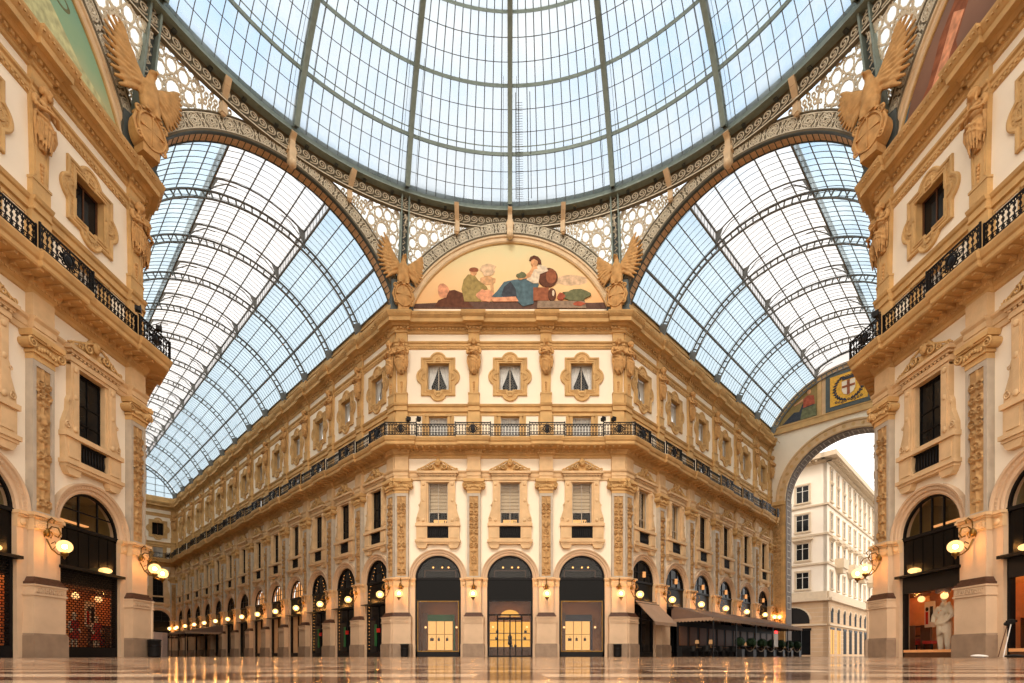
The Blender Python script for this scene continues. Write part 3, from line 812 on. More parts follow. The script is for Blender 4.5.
def shop_door():
    t = thing('arched_shopfront'); arch_base(t); iron_arch(t, (), glass='shopglass', cross=()); mezz_room(t)
    b = mb('blackpanel'); b.box(-1.6, 1.6, -.55, -.45, 3.95, 5.44); b.build('transom_panel', parent=t)
    b = mb('iron')
    for x in (-1.53, 1.53): b.box(x-.07, x+.07, -.6, -.4, 0, 3.95)
    for x in (-.87, .83, 0.): b.box(x-.045, x+.045, -.6, -.42, 0, 2.95)
    for x in (-.43, .4): b.box(x-.03, x+.03, -.6, -.44, 0, 2.62)
    b.box(-1.5, 1.5, -.6, -.4, 2.9, 3.0); b.box(-.9, .87, -.62, -.44, 2.6, 2.75); b.box(-1.5, 1.5, -.6, -.4, 0, .08); b.box(-1.6, 1.6, -.6, -.4, 3.9, 4.0)
    b.build('door_frame', parent=t)
    b = mb('shopglass'); b.quad((-1.46,.46,.05),(1.46,.46,.05),(1.46,.46,3.9),(-1.46,.46,3.9)); b.build('shop_pane', parent=t, recalc=False)
    b = MB(); hull(b, -1.7, 1.7, .7, 3.2, .02, 4.3, 'shopwood'); b.build('entrance_room', parent=t, recalc=False)
    b = mb('shelfglow'); b.box(-1.5, 1.5, -2.9, -2.8, .7, 2.62)
    n = 14; b.prism([(.72*math.cos(PI*k/n), 3.02+.5*math.sin(PI*k/n)) for k in range(n+1)], -2.9, -2.8); b.build('lit_shelf_wall', parent=t)
    b = mb('wood')
    for z in (1.25, 1.75, .7): b.box(-1.5, 1.5, -2.8, -2.5, z-.02, z+.03)
    b.box(-1.5, 1.5, -2.8, -2.3, .02, .68)
    b.build('shelves', parent=t)
    b = mb('black')
    for x, z in ((-1.1,1.28),(-1.05,1.78),(1.0,1.28),(1.05,1.78),(-.1,1.28),(.0,.7),(.3,.7)): b.box(x, x+.2, -2.6, -2.5, z, z+.17); b.tube([(x+.04,2.55,z+.17),(x+.1,2.55,z+.27),(x+.16,2.55,z+.17)], .014, 5)
    b.lathe([(.0,1.7),(.07,1.66),(.06,1.5),(.16,1.4),(.13,1.1),(.18,.85),(.02,.7)], (0, 2.2, .1), 10)
    b.build('handbag_display', parent=t)
    b = mb('warmroom')
    for x in (-1.25, 1.25): b.ell((x, 2.2, 2.2), .08, nu=8, nv=6)
    b.box(-1.2, 1.2, -2.4, -1.4, 4.2, 4.24); b.build('shop_lamp_and_fill', parent=t)  # two globes, and an added ceiling panel brightening the entrance
    return t
def shop_fashion(grille):
    g = 1 if grille else -1
    t = thing('arched_shopfront'); arch_base(t); iron_arch(t, (-.62, .0, .62) if not grille else (-.5, .5), glass='shopglass', cross=() if not grille else (6.25,), rimw=.1)
    b = MB(); hull(b, -2.6, 2.6, .72, 3.4, 5.45, 7.4, 'gallery'); b.mat('archglow').box(.3 if g > 0 else -2.4, 2.4 if g > 0 else -.3, -2.6, -2.4, 6.3, 6.36); b.box(-.9, 1.4, -3.3, -3.2, 5.75, 5.8); b.build('upper_room', parent=t, recalc=False)
    b = mb('blackpanel'); b.box(-1.6, 1.6, -.55, -.45, 3.75, 5.44)
    for x in (-1.05, -.5, .05, .6, 1.1): b.box(x-.02, x+.02, -.46, -.43, 3.75, 5.44)
    b.build('transom_panel', parent=t)
    b = mb('iron'); b.box(-1.66, 1.66, -.5, -.05, 3.66, 3.78); b.box(-1.6, -1.48, -.6, -.4, 0, 3.7); b.box(1.48, 1.6, -.6, -.4, 0, 3.7)
    b.build('canopy_frame', parent=t)
    b = mb('globe'); b.ell((.7*g, .25, 3.92), (.26, .26, .13), nu=12, nv=8); b.build('canopy_light', parent=t)
    if grille:
        b = mb('iron'); b.box(-1.5, 1.5, -.46, -.38, 0, .42); b.box(-1.5, 1.5, -.46, -.38, 3.62, 3.7)
        for j in range(32):
            z = .42+.1*j; b.box(-1.5, 1.5, -.44, -.42, z, z+.03)
            for k in range(15):
                x = -1.5+.2*k+(.1 if j % 2 else 0); b.box(x, x+.03, -.44, -.42, z, z+.1)
        b.build('roller_grille', parent=t)
        b = mb('black'); b.box(-1.5, 1.5, -.62, -.55, 3.1, 3.66); b.build('shutter_box', parent=t)
    else:
        b = mb('black'); b.box(-1.5, 1.5, -.5, -.36, 2.95, 3.66); b.build('shutter_box', parent=t)
        b = mb('wood'); b.box(-1.5, 1.5, -.5, -.4, 0, .22); b.mat('orange').box(-1.5, 1.5, -.5, -.36, .22, .34); b.build('threshold', parent=t)
    b = mb('shopglass'); b.quad((-1.48,.5,.2),(1.48,.5,.2),(1.48,.5,3.6),(-1.48,.5,3.6)); b.build('shop_pane', parent=t, recalc=False)
    # the sales room widens away from the corner, following the building behind
    X = lambda v: g*v
    d0, d1, h0, h1 = .72, 4.2, .2, 3.65
    b = mb('orange'); n0, n1, f0, f1 = X(-2.0), X(-1.2), X(2.3), X(5.6)
    b.quad((n1, d1, h0), (f1, d1, h0), (f1, d1, h1), (n1, d1, h1)); b.quad((n0, d0, h0), (n1, d1, h0), (n1, d1, h1), (n0, d0, h1)); b.quad((f0, d0, h0), (f1, d1, h0), (f1, d1, h1), (f0, d0, h1))
    b.mat('wood').quad((n0, d0, h0), (f0, d0, h0), (f1, d1, h0), (n1, d1, h0)); b.mat('orange').quad((n0, d0, h1), (f0, d0, h1), (f1, d1, h1), (n1, d1, h1)); b.build('shop_room', parent=t, recalc=False)
    b = mb('warmroom'); b.box(min(X(-.5), X(3.4)), max(X(-.5), X(3.4)), -3.4, -1.3, 3.55, 3.6); b.build('added_ceiling_fill', parent=t)  # added glowing panel, mostly behind the beams, to brighten the sales room
    b = mb('wood')
    for k in range(7): u = X(-.9+.8*k); b.box(u-.05, u+.05, -3.6, -.9, 3.3, 3.45)
    b.box(-2 if g < 0 else -1.8, 1.8 if g < 0 else 2, -.9, -.8, 3.2, 3.45); b.build('ceiling_beams', parent=t)
    b = mb('orange'); b.box(min(X(2.6), X(3.7)), max(X(2.6), X(3.7)), -2.5, -2.35, 1.6, 3.0); b.mat('wood').box(min(X(3.75), X(4.0)), max(X(3.75), X(4.0)), -2.7, -2.3, .2, 3.3)
    b.box(min(X(2.7), X(3.3)), max(X(2.7), X(3.3)), -2.7, -2.6, .2, 1.6); b.build('display_partition', parent=t)
    for x, d in ((X(4.35), 2.6), (X(2.25), 2.2)):
        b = mb('poster'); b.box(x-.3, x+.3, -d-.04, -d, 1.45, 2.7); b.mat('red').box(x-.22, x-.08, -d, -d+.02, 1.6, 2.2); b.mat('black').box(x+.04, x+.2, -d, -d+.02, 1.7, 2.45); b.ell((x-.12, d-.03, 2.33), (.09, .02, .1), nu=8, nv=6)
        b.build('poster', parent=t)
    b = mb('wood')
    for z in (.6, 1.1, 1.6): b.box(min(X(4.2), X(5.2)), max(X(4.2), X(5.2)), -3.9, -3.6, z, z+.05)
    b.mat('red')
    for k in range(5): b.box(X(4.3+.16*k)-.05, X(4.3+.16*k)+.05, -3.8, -3.65, .65, .95)
    b.build('display_rack', parent=t)
    for x, d in ((X(.35), 1.3), (X(1.75), 1.4), (X(4.0), 3.0)):
        b = mb('warmroom'); b.ell((x, d, 2.75), .15, nu=10, nv=8); b.mat('brass').tube([(x, d, 2.88), (x, d, 3.5)], .015, 4); b.build('globe_lamp', parent=t)
    return t
def shop_plain(kind):
    t = thing('arched_shopfront'); arch_base(t)
    if kind == 'lit':
        iron_arch(t, (-.5, .0, .5), glass='shopglass', cross=(6.15,)); b = mb('archglow'); n = 16
        b.add([(-1.5*math.cos(PI*k/n), .75, 5.55+1.5*math.sin(PI*k/n)) for k in range(n+1)], [tuple(range(n+1))]); b.build('lit_blind', parent=t, recalc=False)  # the blind itself glows in place of a lit room behind
    else: iron_arch(t, (-.5, .5), glass='darkglass', cross=(6.2,))
    b = mb('blackpanel'); b.box(-1.6, 1.6, -.55, -.45, 3.85, 5.44); b.build('transom_panel', parent=t)
    b = mb('iron'); b.box(-1.6, -1.45, -.6, -.4, 0, 3.9); b.box(1.45, 1.6, -.6, -.4, 0, 3.9); b.box(-1.6, 1.6, -.6, -.4, 3.8, 3.95); b.box(-1.6, 1.6, -.6, -.4, 0, .35); b.box(-.04, .04, -.58, -.44, 0, 3.8); b.box(-1.6, 1.6, -.3, -.5+.62, 3.84, 3.9)
    b.build('shop_frame', parent=t)
    if kind == 'lit':
        b = mb('shopglass'); b.quad((-1.45,.5,.3),(1.45,.5,.3),(1.45,.5,3.8),(-1.45,.5,3.8)); b.build('shop_pane', parent=t, recalc=False)
        b = MB(); hull(b, -1.55, 1.55, .7, 1.8, .3, 3.9, 'blind'); b.mat('archglow').box(-1.3, 1.3, -1.7, -1.6, .5, 3.3); b.build('display_room', parent=t, recalc=False)
    else:
        b = mb('darkglass'); b.quad((-1.45,.5,.3),(1.45,.5,.3),(1.45,.5,3.8),(-1.45,.5,3.8)); b.build('shop_pane', parent=t, recalc=False)
        if kind == 'lights':
            b = mb('bulb')
            for s in (-1, 1):
                for k in range(24): b.ell((s*(1.3 if k < 17 else 1.3-.12*(k-16)), .42, .6+.26*k), .022, nu=5, nv=4)
            b.build('fairy_lights', parent=t)
            b = mb('red'); b.box(-.2, .25, -.44, -.4, 1.8, 2.1); b.mat('green').box(-.5, -.2, -.44, -.4, .8, 2.4); b.build('window_decoration', parent=t)
        if kind == 'lantern':
            b = mb('archglow'); b.lathe([(0,.22),(.12,.2),(.12,-.2),(0,-.22)], (.3, .4, 6.1), 8); b.mat('iron').tube([(.3,.4,6.3),(.3,.4,6.75)], .012, 4); b.build('hanging_lantern', parent=t)
    return t
def bring_forward(t, d=.38):
    for o in t.children:
        if not o.name.startswith(('archivolt', 'jamb')): o.location.y = -d
    return t
SHOP = dict(green=shop_display('green'), navy=shop_display('navy'), door=shop_door(), grille=shop_fashion(True), fashion=shop_fashion(False),
            lit=shop_plain('lit'), dark=shop_plain('dark'), lights=shop_plain('lights'), lantern=shop_plain('lantern'))
SHOPWORD = dict(green='green-banded', navy='blue-banded', door='glowing glass-doored', grille='grilled orange-lit', fashion='orange-lit fashion', lit='glowing arched', dark='dark arched', lights='fairy-lit arched', lantern='lantern-lit arched')
for t in SHOP.values(): bring_forward(t)
WN = [0]
def window(proto, fr, u, label, group, cat='window'):
    WN[0] += 1
    o = place(proto, fr, u, label, cat, group, 'structure'); o.name = 'window_%d' % WN[0]; return o

for key in ('C', 'L', 'R', 'RA', 'LA', 'LE'):
    fa = FAC[key]; fr = FR[key]; wn = fa['win']; n = len(wn)
    for i, u in enumerate(wn):
        w = where(key, i, n)
        if key == 'C': k = ['green', 'door', 'navy'][i]
        elif key == 'L': k = 'grille'
        elif key == 'R': k = 'fashion'
        elif key == 'RA': k = 'lantern'
        elif key == 'LA': j = n-1-i; k = 'lights' if j < 3 else ('lit' if j < 6 else 'dark')
        else: k = 'dark'
        place(SHOP[k], fr, u, SHOPWORD[k] + ' shopfront, ' + w, 'shopfront', 'arched shopfronts of the arcades')
        pk = 'blind' if key == 'C' or (key == 'RA' and i < 2) else 'dark'
        window(WPI[pk], fr, u, 'tall pedimented window, ' + w, 'tall first-floor windows')
        window(WMEZ, fr, u, 'low window behind railing, ' + w, 'low windows behind the railing')
        ok = 'curtain' if key in ('C', 'RA', 'LA') else 'dark'
        window(WOV[ok], fr, u, 'lobed upper window, ' + w, 'lobed upper windows')
for key in FAC:
    fa = FAC[key]; fr = FR[key]; pl = fa['pil']; n = len(pl)
    for i, u in enumerate(pl):
        w = where(key, i, n)
        cut = key in ('RA', 'LA', 'LE') and ((key == 'RA' and i == n-1) or (key != 'RA' and i == 0) or (key == 'LE' and i == n-1))
        place(PIL[i % 2], fr, u, 'tall carved pilaster, ' + w, 'pilaster', 'carved pilasters from pavement to balcony')
        place(HERM, fr, u, 'upper ochre pilaster, ' + w, 'pilaster', 'upper pilasters carrying the statues')
        place(STAT[(i+(key in 'CR')) % 2] if key not in ('L', 'R') else STAT[1 if i % 2 else 0], fr, u, 'draped herm statue, ' + w, 'statue', 'herm statues under the cornice', p=.05, h=19.2)
        place(LAMP, fr, u, 'lit globe wall lamp, ' + w, 'lamp', 'globe wall lamps', h=4.32)

# ------------------------------------------------------------------ balcony railings
def rail_panel(ornate, W, extra=.0):
    b = mb('iron'); p = 1.09+(.15 if ornate else 0)
    h0 = 15.0; h1 = 15.86+(.05 if ornate else 0)
    b.box(-W/2, W/2, p-.03, p+.03, h1-.05, h1); b.box(-W/2, W/2, p-.02, p+.02, h0+.06, h0+.1); b.box(-W/2, W/2, p-.012, p+.012, h1-.17, h1-.14); b.box(-W/2, W/2, p-.012, p+.012, h0+.26, h0+.29)
    for s in (-1, 1): b.box(s*W/2-.03, s*W/2+.03, p-.03, p+.03, h0, h1+.04)
    m = max(4, round(W/.2))
    for k in range(m):
        x = -W/2+W*(k+.5)/m
        if ornate and abs(x) < .34: continue
        b.box(x-.014, x+.014, p-.012, p+.012, h0+.1, h1-.05)
        b.ring((x, h0+.18), .045, .075, p-.01, p+.012, 8); b.ring((x, h1-.22), .035, .06, p-.01, p+.012, 8)
        b.ring((x, (h0+h1)/2+.02), .055, .078, p-.01, p+.012, 8, ex=.8)
        b.ring((x+W/m/2, h1-.1), .02, .045, p-.01, p+.012, 6)
    if ornate:
        z = (h0+h1)/2
        b.ring((0, z), .2, .27, p-.01, p+.05, 16); b.ell((0, -p-.02, z), (.17, .04, .2), nu=12, nv=6)
        for a in range(8): b.ring((.3*math.cos(a*PI/4), z+.33*math.sin(a*PI/4)), .05, .085, p-.01, p+.03, 8)
        for s in (-1, 1): b.spiral((s*.36, z), .16, .03, 1.5, p, .02, sgn=s)
    return b.mesh('railing_panel')
RP = {}
def railing(key, spans):
    t = thing('balcony_railing'); setfr(t, FR[key])
    for (a, c, orn) in spans:
        W = c-a; kk = (round(W, 2), orn)
        if kk not in RP: RP[kk] = rail_panel(orn, W)
        o = bpy.data.objects.new('ornate_panel' if orn else 'plain_panel', RP[kk]); COL.objects.link(o); o.parent = t; o.location = ((a+c)/2, 0, 0)
    tag(t, 'black wrought-iron balcony railing along the ' + SAY[key], 'railing', 'wrought-iron balcony railings')
def spans_for(key):
    fa = FAC[key]; e = []; 
    for j, u in enumerate(fa['pil']):
        a, c = u-1.2, u+1.2
        if u-fa['u0'] < 1.2: a = fa['u0']-1.24*fa['tl']
        if fa['u1']-u < 1.2: c = fa['u1']+1.24*fa['tr']
        e.append((a, c, True))
    out = []
    for j, s in enumerate(e):
        out.append(s)
        if j+1 < len(e): out.append((s[1], e[j+1][0], False))
    return out
for key in ('C', 'L', 'R', 'RA', 'LA', 'LE'): railing(key, spans_for(key))

# ------------------------------------------------------------------ octagon: arches, lunettes, spandrels
RC = 21.63; R_IN = 7.95; R_OUT = 8.85
def ang0(r, hmin=24.3): return math.asin((hmin-RC)/r)
SIDE = dict(C='C', OL='OL', OR='OR', L='L', R='R')
ATXT = dict(C='over the central lunette', OL='over the left arcade opening', OR='over the right arcade opening', L='over the near left lunette', R='over the near right lunette')
for key in ('C', 'OL', 'OR', 'L', 'R'):
    fr = FR[key]; t = thing('lace_arch'); setfr(t, fr)
    a0 = ang0(R_OUT, 24.2); 
    b = mb('lace_back'); b.arch((0, RC), [(R_IN,-.3),(R_IN,.12),(R_IN+.08,.16),(R_IN+.08,.1),(R_OUT-.06,.1),(R_OUT-.06,.18),(R_OUT,.18),(R_OUT,-.3)], 60, a0, PI-a0); b.build('arch_ring', parent=t)
    b = mb('lace'); n = 22; Rm = (R_IN+R_OUT)/2
    for k in range(n):
        a = a0+(PI-2*a0)*(k+.5)/n; c = (-Rm*math.cos(a), RC+Rm*math.sin(a))
        b.ring(c, .3, .345, .1, .15, 16); b.ring(c, .07, .13, .1, .16, 8)
        for j in range(8):
            q = j*PI/4; cc = (c[0]+.2*math.cos(q), c[1]+.2*math.sin(q)); b.ring(cc, .035, .075, .1, .14, 7)
        am = a+(PI-2*a0)/n/2
        if k < n-1:
            for rr_, sz in ((Rm, .1), (Rm-.27, .09), (Rm+.27, .09), (Rm-.14, .05), (Rm+.14, .05)):
                b.ring((-rr_*math.cos(am), RC+rr_*math.sin(am)), sz*.45, sz, .1, .14, 8)
        for rr_ in (Rm-.28, Rm+.28):
            for da in (-.028, .028):
                b.ring((-rr_*math.cos(a+da), RC+rr_*math.sin(a+da)), .03, .065, .1, .14, 6)
    for r in (R_IN+.11, R_OUT-.11): b.arch((0, RC), [(r-.02,.1),(r-.02,.14),(r+.02,.14),(r+.02,.1)], 60, a0, PI-a0)
    b.build('cast_rosettes', parent=t)
    if key in ('OL', 'OR'):
        a1 = ang0(R_IN, 24.2)
        b = mb('brick'); b.arch((0, RC), [(R_IN,-.6),(R_IN-.02,-.6),(R_IN-.02,-.1),(R_IN,-.1)], 60, a1, PI-a1)
        b.mat('steel_dark')
        for k in range(57):
            a = a1+(PI-2*a1)*k/56; r = R_IN-.02
            b.beam((-r*math.cos(a), .1, RC+r*math.sin(a)), (-r*math.cos(a), .6, RC+r*math.sin(a)), .04, .04)
        b.arch((0, RC), [(R_IN-.0,-.66),(R_IN-.07,-.66),(R_IN-.07,-.6),(R_IN-.0,-.6)], 60, a1, PI-a1)
        b.arch((0, RC), [(R_IN+.06,-.1),(R_IN-.03,-.1),(R_IN-.03,.1),(R_IN+.06,.14)], 60, a1, PI-a1)
        b.build('panelled_soffit', parent=t)
    tag(t, 'round iron arch of cast cream rosettes ' + ATXT[key], 'arch', 'lace arches round the octagon')
    # spandrel
    hs = 7.66; zt = 30.15; RR = 18.5
    def P(w, tt, off=0.):
        hb = RC+math.sqrt(max(0, R_OUT**2-w*w)); th = math.atan2(w, A)
        x = w+(RR*math.sin(th)-w)*tt; y = -(A-RR*math.cos(th))*tt
        return (x, y+off, hb+(zt-hb)*tt)
    def fring(w, h, r0, r1, n=8, d=.05):
        def q(r, a, off):
            ww = w+r*math.cos(a); hh = h+r*math.sin(a); ww = max(-hs, min(hs, ww))
            hb = RC+math.sqrt(max(0, R_OUT**2-ww*ww)); tt = (hh-hb)/max(.05, zt-hb); tt = max(0, min(1, tt)); return P(ww, tt, off)
        b.rows([[q(r0, 2*PI*k/n, 0.), ] and [q(r0, 2*PI*k/n, .02) for k in range(n)], [q(r0, 2*PI*k/n, -d) for k in range(n)], [q(r1, 2*PI*k/n, -d) for k in range(n)], [q(r1, 2*PI*k/n, .02) for k in range(n)]], True)
    for s in (-1, 1):
        t = thing('lace_spandrel'); setfr(t, fr)
        b = mb('laceglass'); b.rows([[P(s*hs*i/20, j/3, .1) for i in range(21)] for j in range(4)]); b.build('frosted_pane', parent=t, recalc=False)
        b = mb('lace')
        cx, cz = s*6.15, 28.9
        fring(cx, cz, .36, .45, 12)
        for j in range(8):
            a = j*PI/4+PI/8; fring(cx+.86*math.cos(a), cz+.86*math.sin(a), .26, .34, 8)
            a = j*PI/4; fring(cx+.62*math.cos(a), cz+.62*math.sin(a), .08, .15, 6); fring(cx+1.28*math.cos(a), cz+1.28*math.sin(a), .12, .2, 7)
        fring(cx, cz, 1.5, 1.6, 28)
        for j in range(24):
            a = j*PI/12+.13; fring(cx+1.4*math.cos(a), cz+1.4*math.sin(a), .05, .1, 6)
        for j in range(16):
            a = j*PI/8+PI/16; fring(cx+.5*math.cos(a), cz+.5*math.sin(a), .03, .07, 6); fring(cx+1.15*math.cos(a), cz+1.15*math.sin(a), .04, .085, 6)
        w = 2.6
        while w < hs:
            h = RC+math.sqrt(R_OUT**2-w*w)+.16
            while h < zt-.1:
                d = math.hypot(s*w-cx, h-cz)
                if d > 1.66: fring(s*w, h, .06, .125, 6)
                h += .25
            w += .25
        b.build('cast_lattice', parent=t)
        tag(t, 'cream lattice spandrel, %s half, ' % ['left', 'right'][s > 0] + ATXT[key], 'spandrel', 'lattice spandrels under the dome ring')
    # console brackets
    for i, w in enumerate((-3.7, 0, 3.7)):
        t = b = None
        b = mb('console'); hb = RC+math.sqrt(R_OUT**2-w*w); th = math.atan2(w, A); dy = -(A-RR*math.cos(th)); xx = RR*math.sin(th)-w
        pts = [(0, -.32, 0-.3 if w == 0 else -.15), (xx*.3, -.34+dy*.1, (30.9-hb)*.5), (xx*.8, -.5+dy, (30.9-hb)*.85), (xx, -.75+dy, 31.0-hb)]
        for q in range(len(pts)-1): b.beam(pts[q], pts[q+1], .3, .3)
        b.ell(pts[0], (.16, .12, .12), nu=10, nv=6)
        if w == 0:
            b.box(-.2, .2, .1, .5, -1.15, -.2); b.ell((0, -.4, -1.2), (.24, .26, .26), nu=10, nv=8); b.box(-.26, .26, .1, .45, -.5, -.3)
        o = b.build('console_bracket'); setfr(o, fr, w, 0, hb)
        tag(o, 'cream console bracket from arch to dome ring, %s, %s' % (ATXT[key], ['left one', 'keystone', 'right one'][i]), 'bracket', 'console brackets under the dome ring')
# ------------------------------------------------------------------ dome
DR = 19.2; DH = 24.1; DB = 19.2; P0 = 21.5
def dome(phi, th, r=0.):
    """phi up from the ring, th from the far (+y) axis, degrees"""
    p, t = math.radians(phi), math.radians(th)
    rr = (DR+r)*math.cos(p); return (rr*math.sin(t), ZC+rr*math.cos(t), DH+(DB+r)*math.sin(p))
dm = thing('glass_dome')
tag(dm, 'great iron and glass dome over the crossing', 'dome', kind='structure')
for o_ in (dm,): o_.location = (0, 0, 0)
b = mb('steel')
def ringband(r0, r1, z0, z1, n=128):
    b.rows([[(r*math.sin(2*PI*k/n), ZC+r*math.cos(2*PI*k/n), z) for k in range(n)] for r, z in ((r0,z0),(r1,z0),(r1,z1),(r0,z1),(r0,z0))], True)
ringband(18.08, 18.6, 30.98, 31.62); ringband(17.98, 18.2, 30.96, 31.06)
b.build('ring_girder', parent=dm)
b = mb('steel_dark')
for k in range(64):
    a = 2*PI*(k+.5)/64; b.beam((18.24*math.sin(a), ZC+18.24*math.cos(a), 30.93), (18.5*math.sin(a), ZC+18.5*math.cos(a), 30.93), .18, .08)
b.build('ring_brackets', parent=dm)
PH = [P0, 29.5, 38.9, 47.7, 57]; PT = 66
TH = [22.5*k for k in range(-5, 6)]
for th in TH:                                   # main ribs, open girders with plate web
    b = mb('steel'); ph = list(np.linspace(P0, PT, 26))
    for (r0, w) in ((-.28, .3), (.12, .3)):
        rows = []
        for side, rr in ((-1, r0), (1, r0), (1, r0+.07), (-1, r0+.07)):
            row = []
            for p in ph:
                c = Vector(dome(p, th, rr)); t_ = math.radians(th); s_ = Vector((math.cos(t_), -math.sin(t_), 0))
                row.append(tuple(c+s_*side*w/2))
            rows.append(row)
        rows.append(rows[0]); b.rows(rows)
    for side in (-.09, .09):
        t_ = math.radians(th); s_ = Vector((math.cos(t_), -math.sin(t_), 0))
        b.rows([[tuple(Vector(dome(p, th, rr))+s_*side) for p in ph] for rr in (-.24, .14)])
    b.build('main_rib', parent=dm)
for i, p in enumerate(PH[1:]):
    b = mb('steel'); n = 100
    for (dr, dz, w, h) in ((-.1, 0, .2, .22), (-.25, .42, .05, .06)) if i == 0 else ((-.1, 0, .2, .22),):
        rows = []
        for (a_, c_) in ((0, 0), (w, 0), (w, h), (0, h), (0, 0)):
            row = []
            for k in range(n+1):
                x, y, z = dome(p, -115+230*k/n, dr+a_); row.append((x, y, z+c_-h/2+dz))
            rows.append(row)
        b.rows(rows)
    b.build('ring_purlin', parent=dm)
for si in range(10):                             # each sector of glazing between two ribs
    t0 = TH[si]
    b = mb('bar')
    for k in range(1, 11):
        th = t0+22.5*k/11
        pts = [dome(p, th, -.02) for p in np.linspace(P0, PT, 16)]
        b.tube(pts, .028, 4, False)
    for j in range(len(PH)-1):
        for q in (1, 2):
            p = PH[j]+(PH[j+1]-PH[j])*q/3
            b.tube([dome(p, t0+22.5*k/8, -.04) for k in range(9)], .024, 4, False)
    for th in (t0+1.6, t0+20.9): b.tube([dome(p, th, -.3) for p in np.linspace(P0, 40, 10)], .012, 4, False)
    b.build('glazing_bars', parent=dm, recalc=False)
    b = mb('domeglass', True); b.rows([[dome(p, t0+22.5*k/6, .06) for k in range(7)] for p in np.linspace(P0, PT, 14)]); b.build('glazing', parent=dm, recalc=False)
b = mb('bar')                                    # service ladder beside the middle rib
for dx in (.45, 1.6): b.tube([dome(p, math.degrees(dx/DR), -.12) for p in np.linspace(P0+1, 38, 12)], .022, 4)
for k in range(40):
    p = P0+1+14.5*k/40; b.tube([dome(p, math.degrees(.45/DR), -.12), dome(p, math.degrees(1.0/DR), -.12)], .014, 4, False)
b.build('service_ladder', parent=dm)
# scroll frieze
t = thing('scroll_frieze'); tag(t, 'dark frieze with cream running scrolls below the dome ring', 'frieze', kind='structure')
b = mb('lace_back'); n = 128
def fz(r, z, k, n=128): return (r*math.sin(2*PI*k/n), ZC+r*math.cos(2*PI*k/n), z)
b.rows([[fz(r, z, k) for k in range(n)] for r, z in ((18.4,31.0),(18.55,30.95),(18.55,30.2),(18.42,30.15),(18.42,30.05),(18.62,30.02))], True)
b.build('frieze_band', parent=t)
b = mb('lace')
for i in range(230):
    a = 2*PI*i/230
    if abs((a+PI) % (2*PI)-PI) > 2.05: continue
    c = Vector((18.5*math.sin(a), ZC+18.5*math.cos(a), 30.6)); ux = Vector((math.cos(a), -math.sin(a), 0)); uz = Vector((0, 0, 1)); nn = Vector((-math.sin(a), -math.cos(a), 0))
    pts = []
    for k in range(19):
        q = k/18; r = .25*(1-q)+.04*q; g = -PI/2+q*3.3*PI; pts.append(c+ux*(r*math.cos(g))+uz*(r*math.sin(g))+nn*.03)
    b.tube([tuple(x) for x in [c-ux*.25-uz*.3+nn*.03]+pts], .038, 4, False)
b.build('running_scrolls', parent=t, recalc=False)
b = mb('lace')
b.rows([[fz(r, z, k) for k in range(n)] for r, z in ((18.4,30.12),(18.4,30.06),(18.42,30.06))], True)
b.build('lower_bead', parent=t)

# struts from ring to eagles at the octagon's corners
CORN = [('the central facade and left arcade', -22.5), ('the central facade and right arcade', 22.5), ('the left arcade and near left facade', -67.5), ('the right arcade and near right facade', 67.5)]
for nm, th in CORN:
    t_ = math.radians(th); top = Vector((18.45*math.sin(t_), ZC+18.45*math.cos(t_), 31.3)); bot = Vector((19.75*math.sin(t_), ZC+19.75*math.cos(t_), 24.6))
    b = mb('steel'); s_ = Vector((math.cos(t_), -math.sin(t_), 0)); nn = Vector((-math.sin(t_), -math.cos(t_), 0))
    for sd in (-.24, .24): b.beam(bot+s_*sd, top+s_*sd, .09, .62)
    b.mat('steel_dark'); b.beam(bot-nn*.05, top-nn*.05, .42, .05)
    b.mat('lace')
    for k in range(10):
        q = bot.lerp(top, .42+.055*k)+nn*.12; b.tube([tuple(q-s_*.1+nn*.02), tuple(q+s_*.08+Vector((0,0,.16))+nn*.02), tuple(q-s_*.04+Vector((0,0,.28))+nn*.02)], .03, 4, False)
    o = b.build('corner_strut'); tag(o, 'green grey steel strut above the eagle between ' + nm, 'strut', 'steel struts above the eagles')

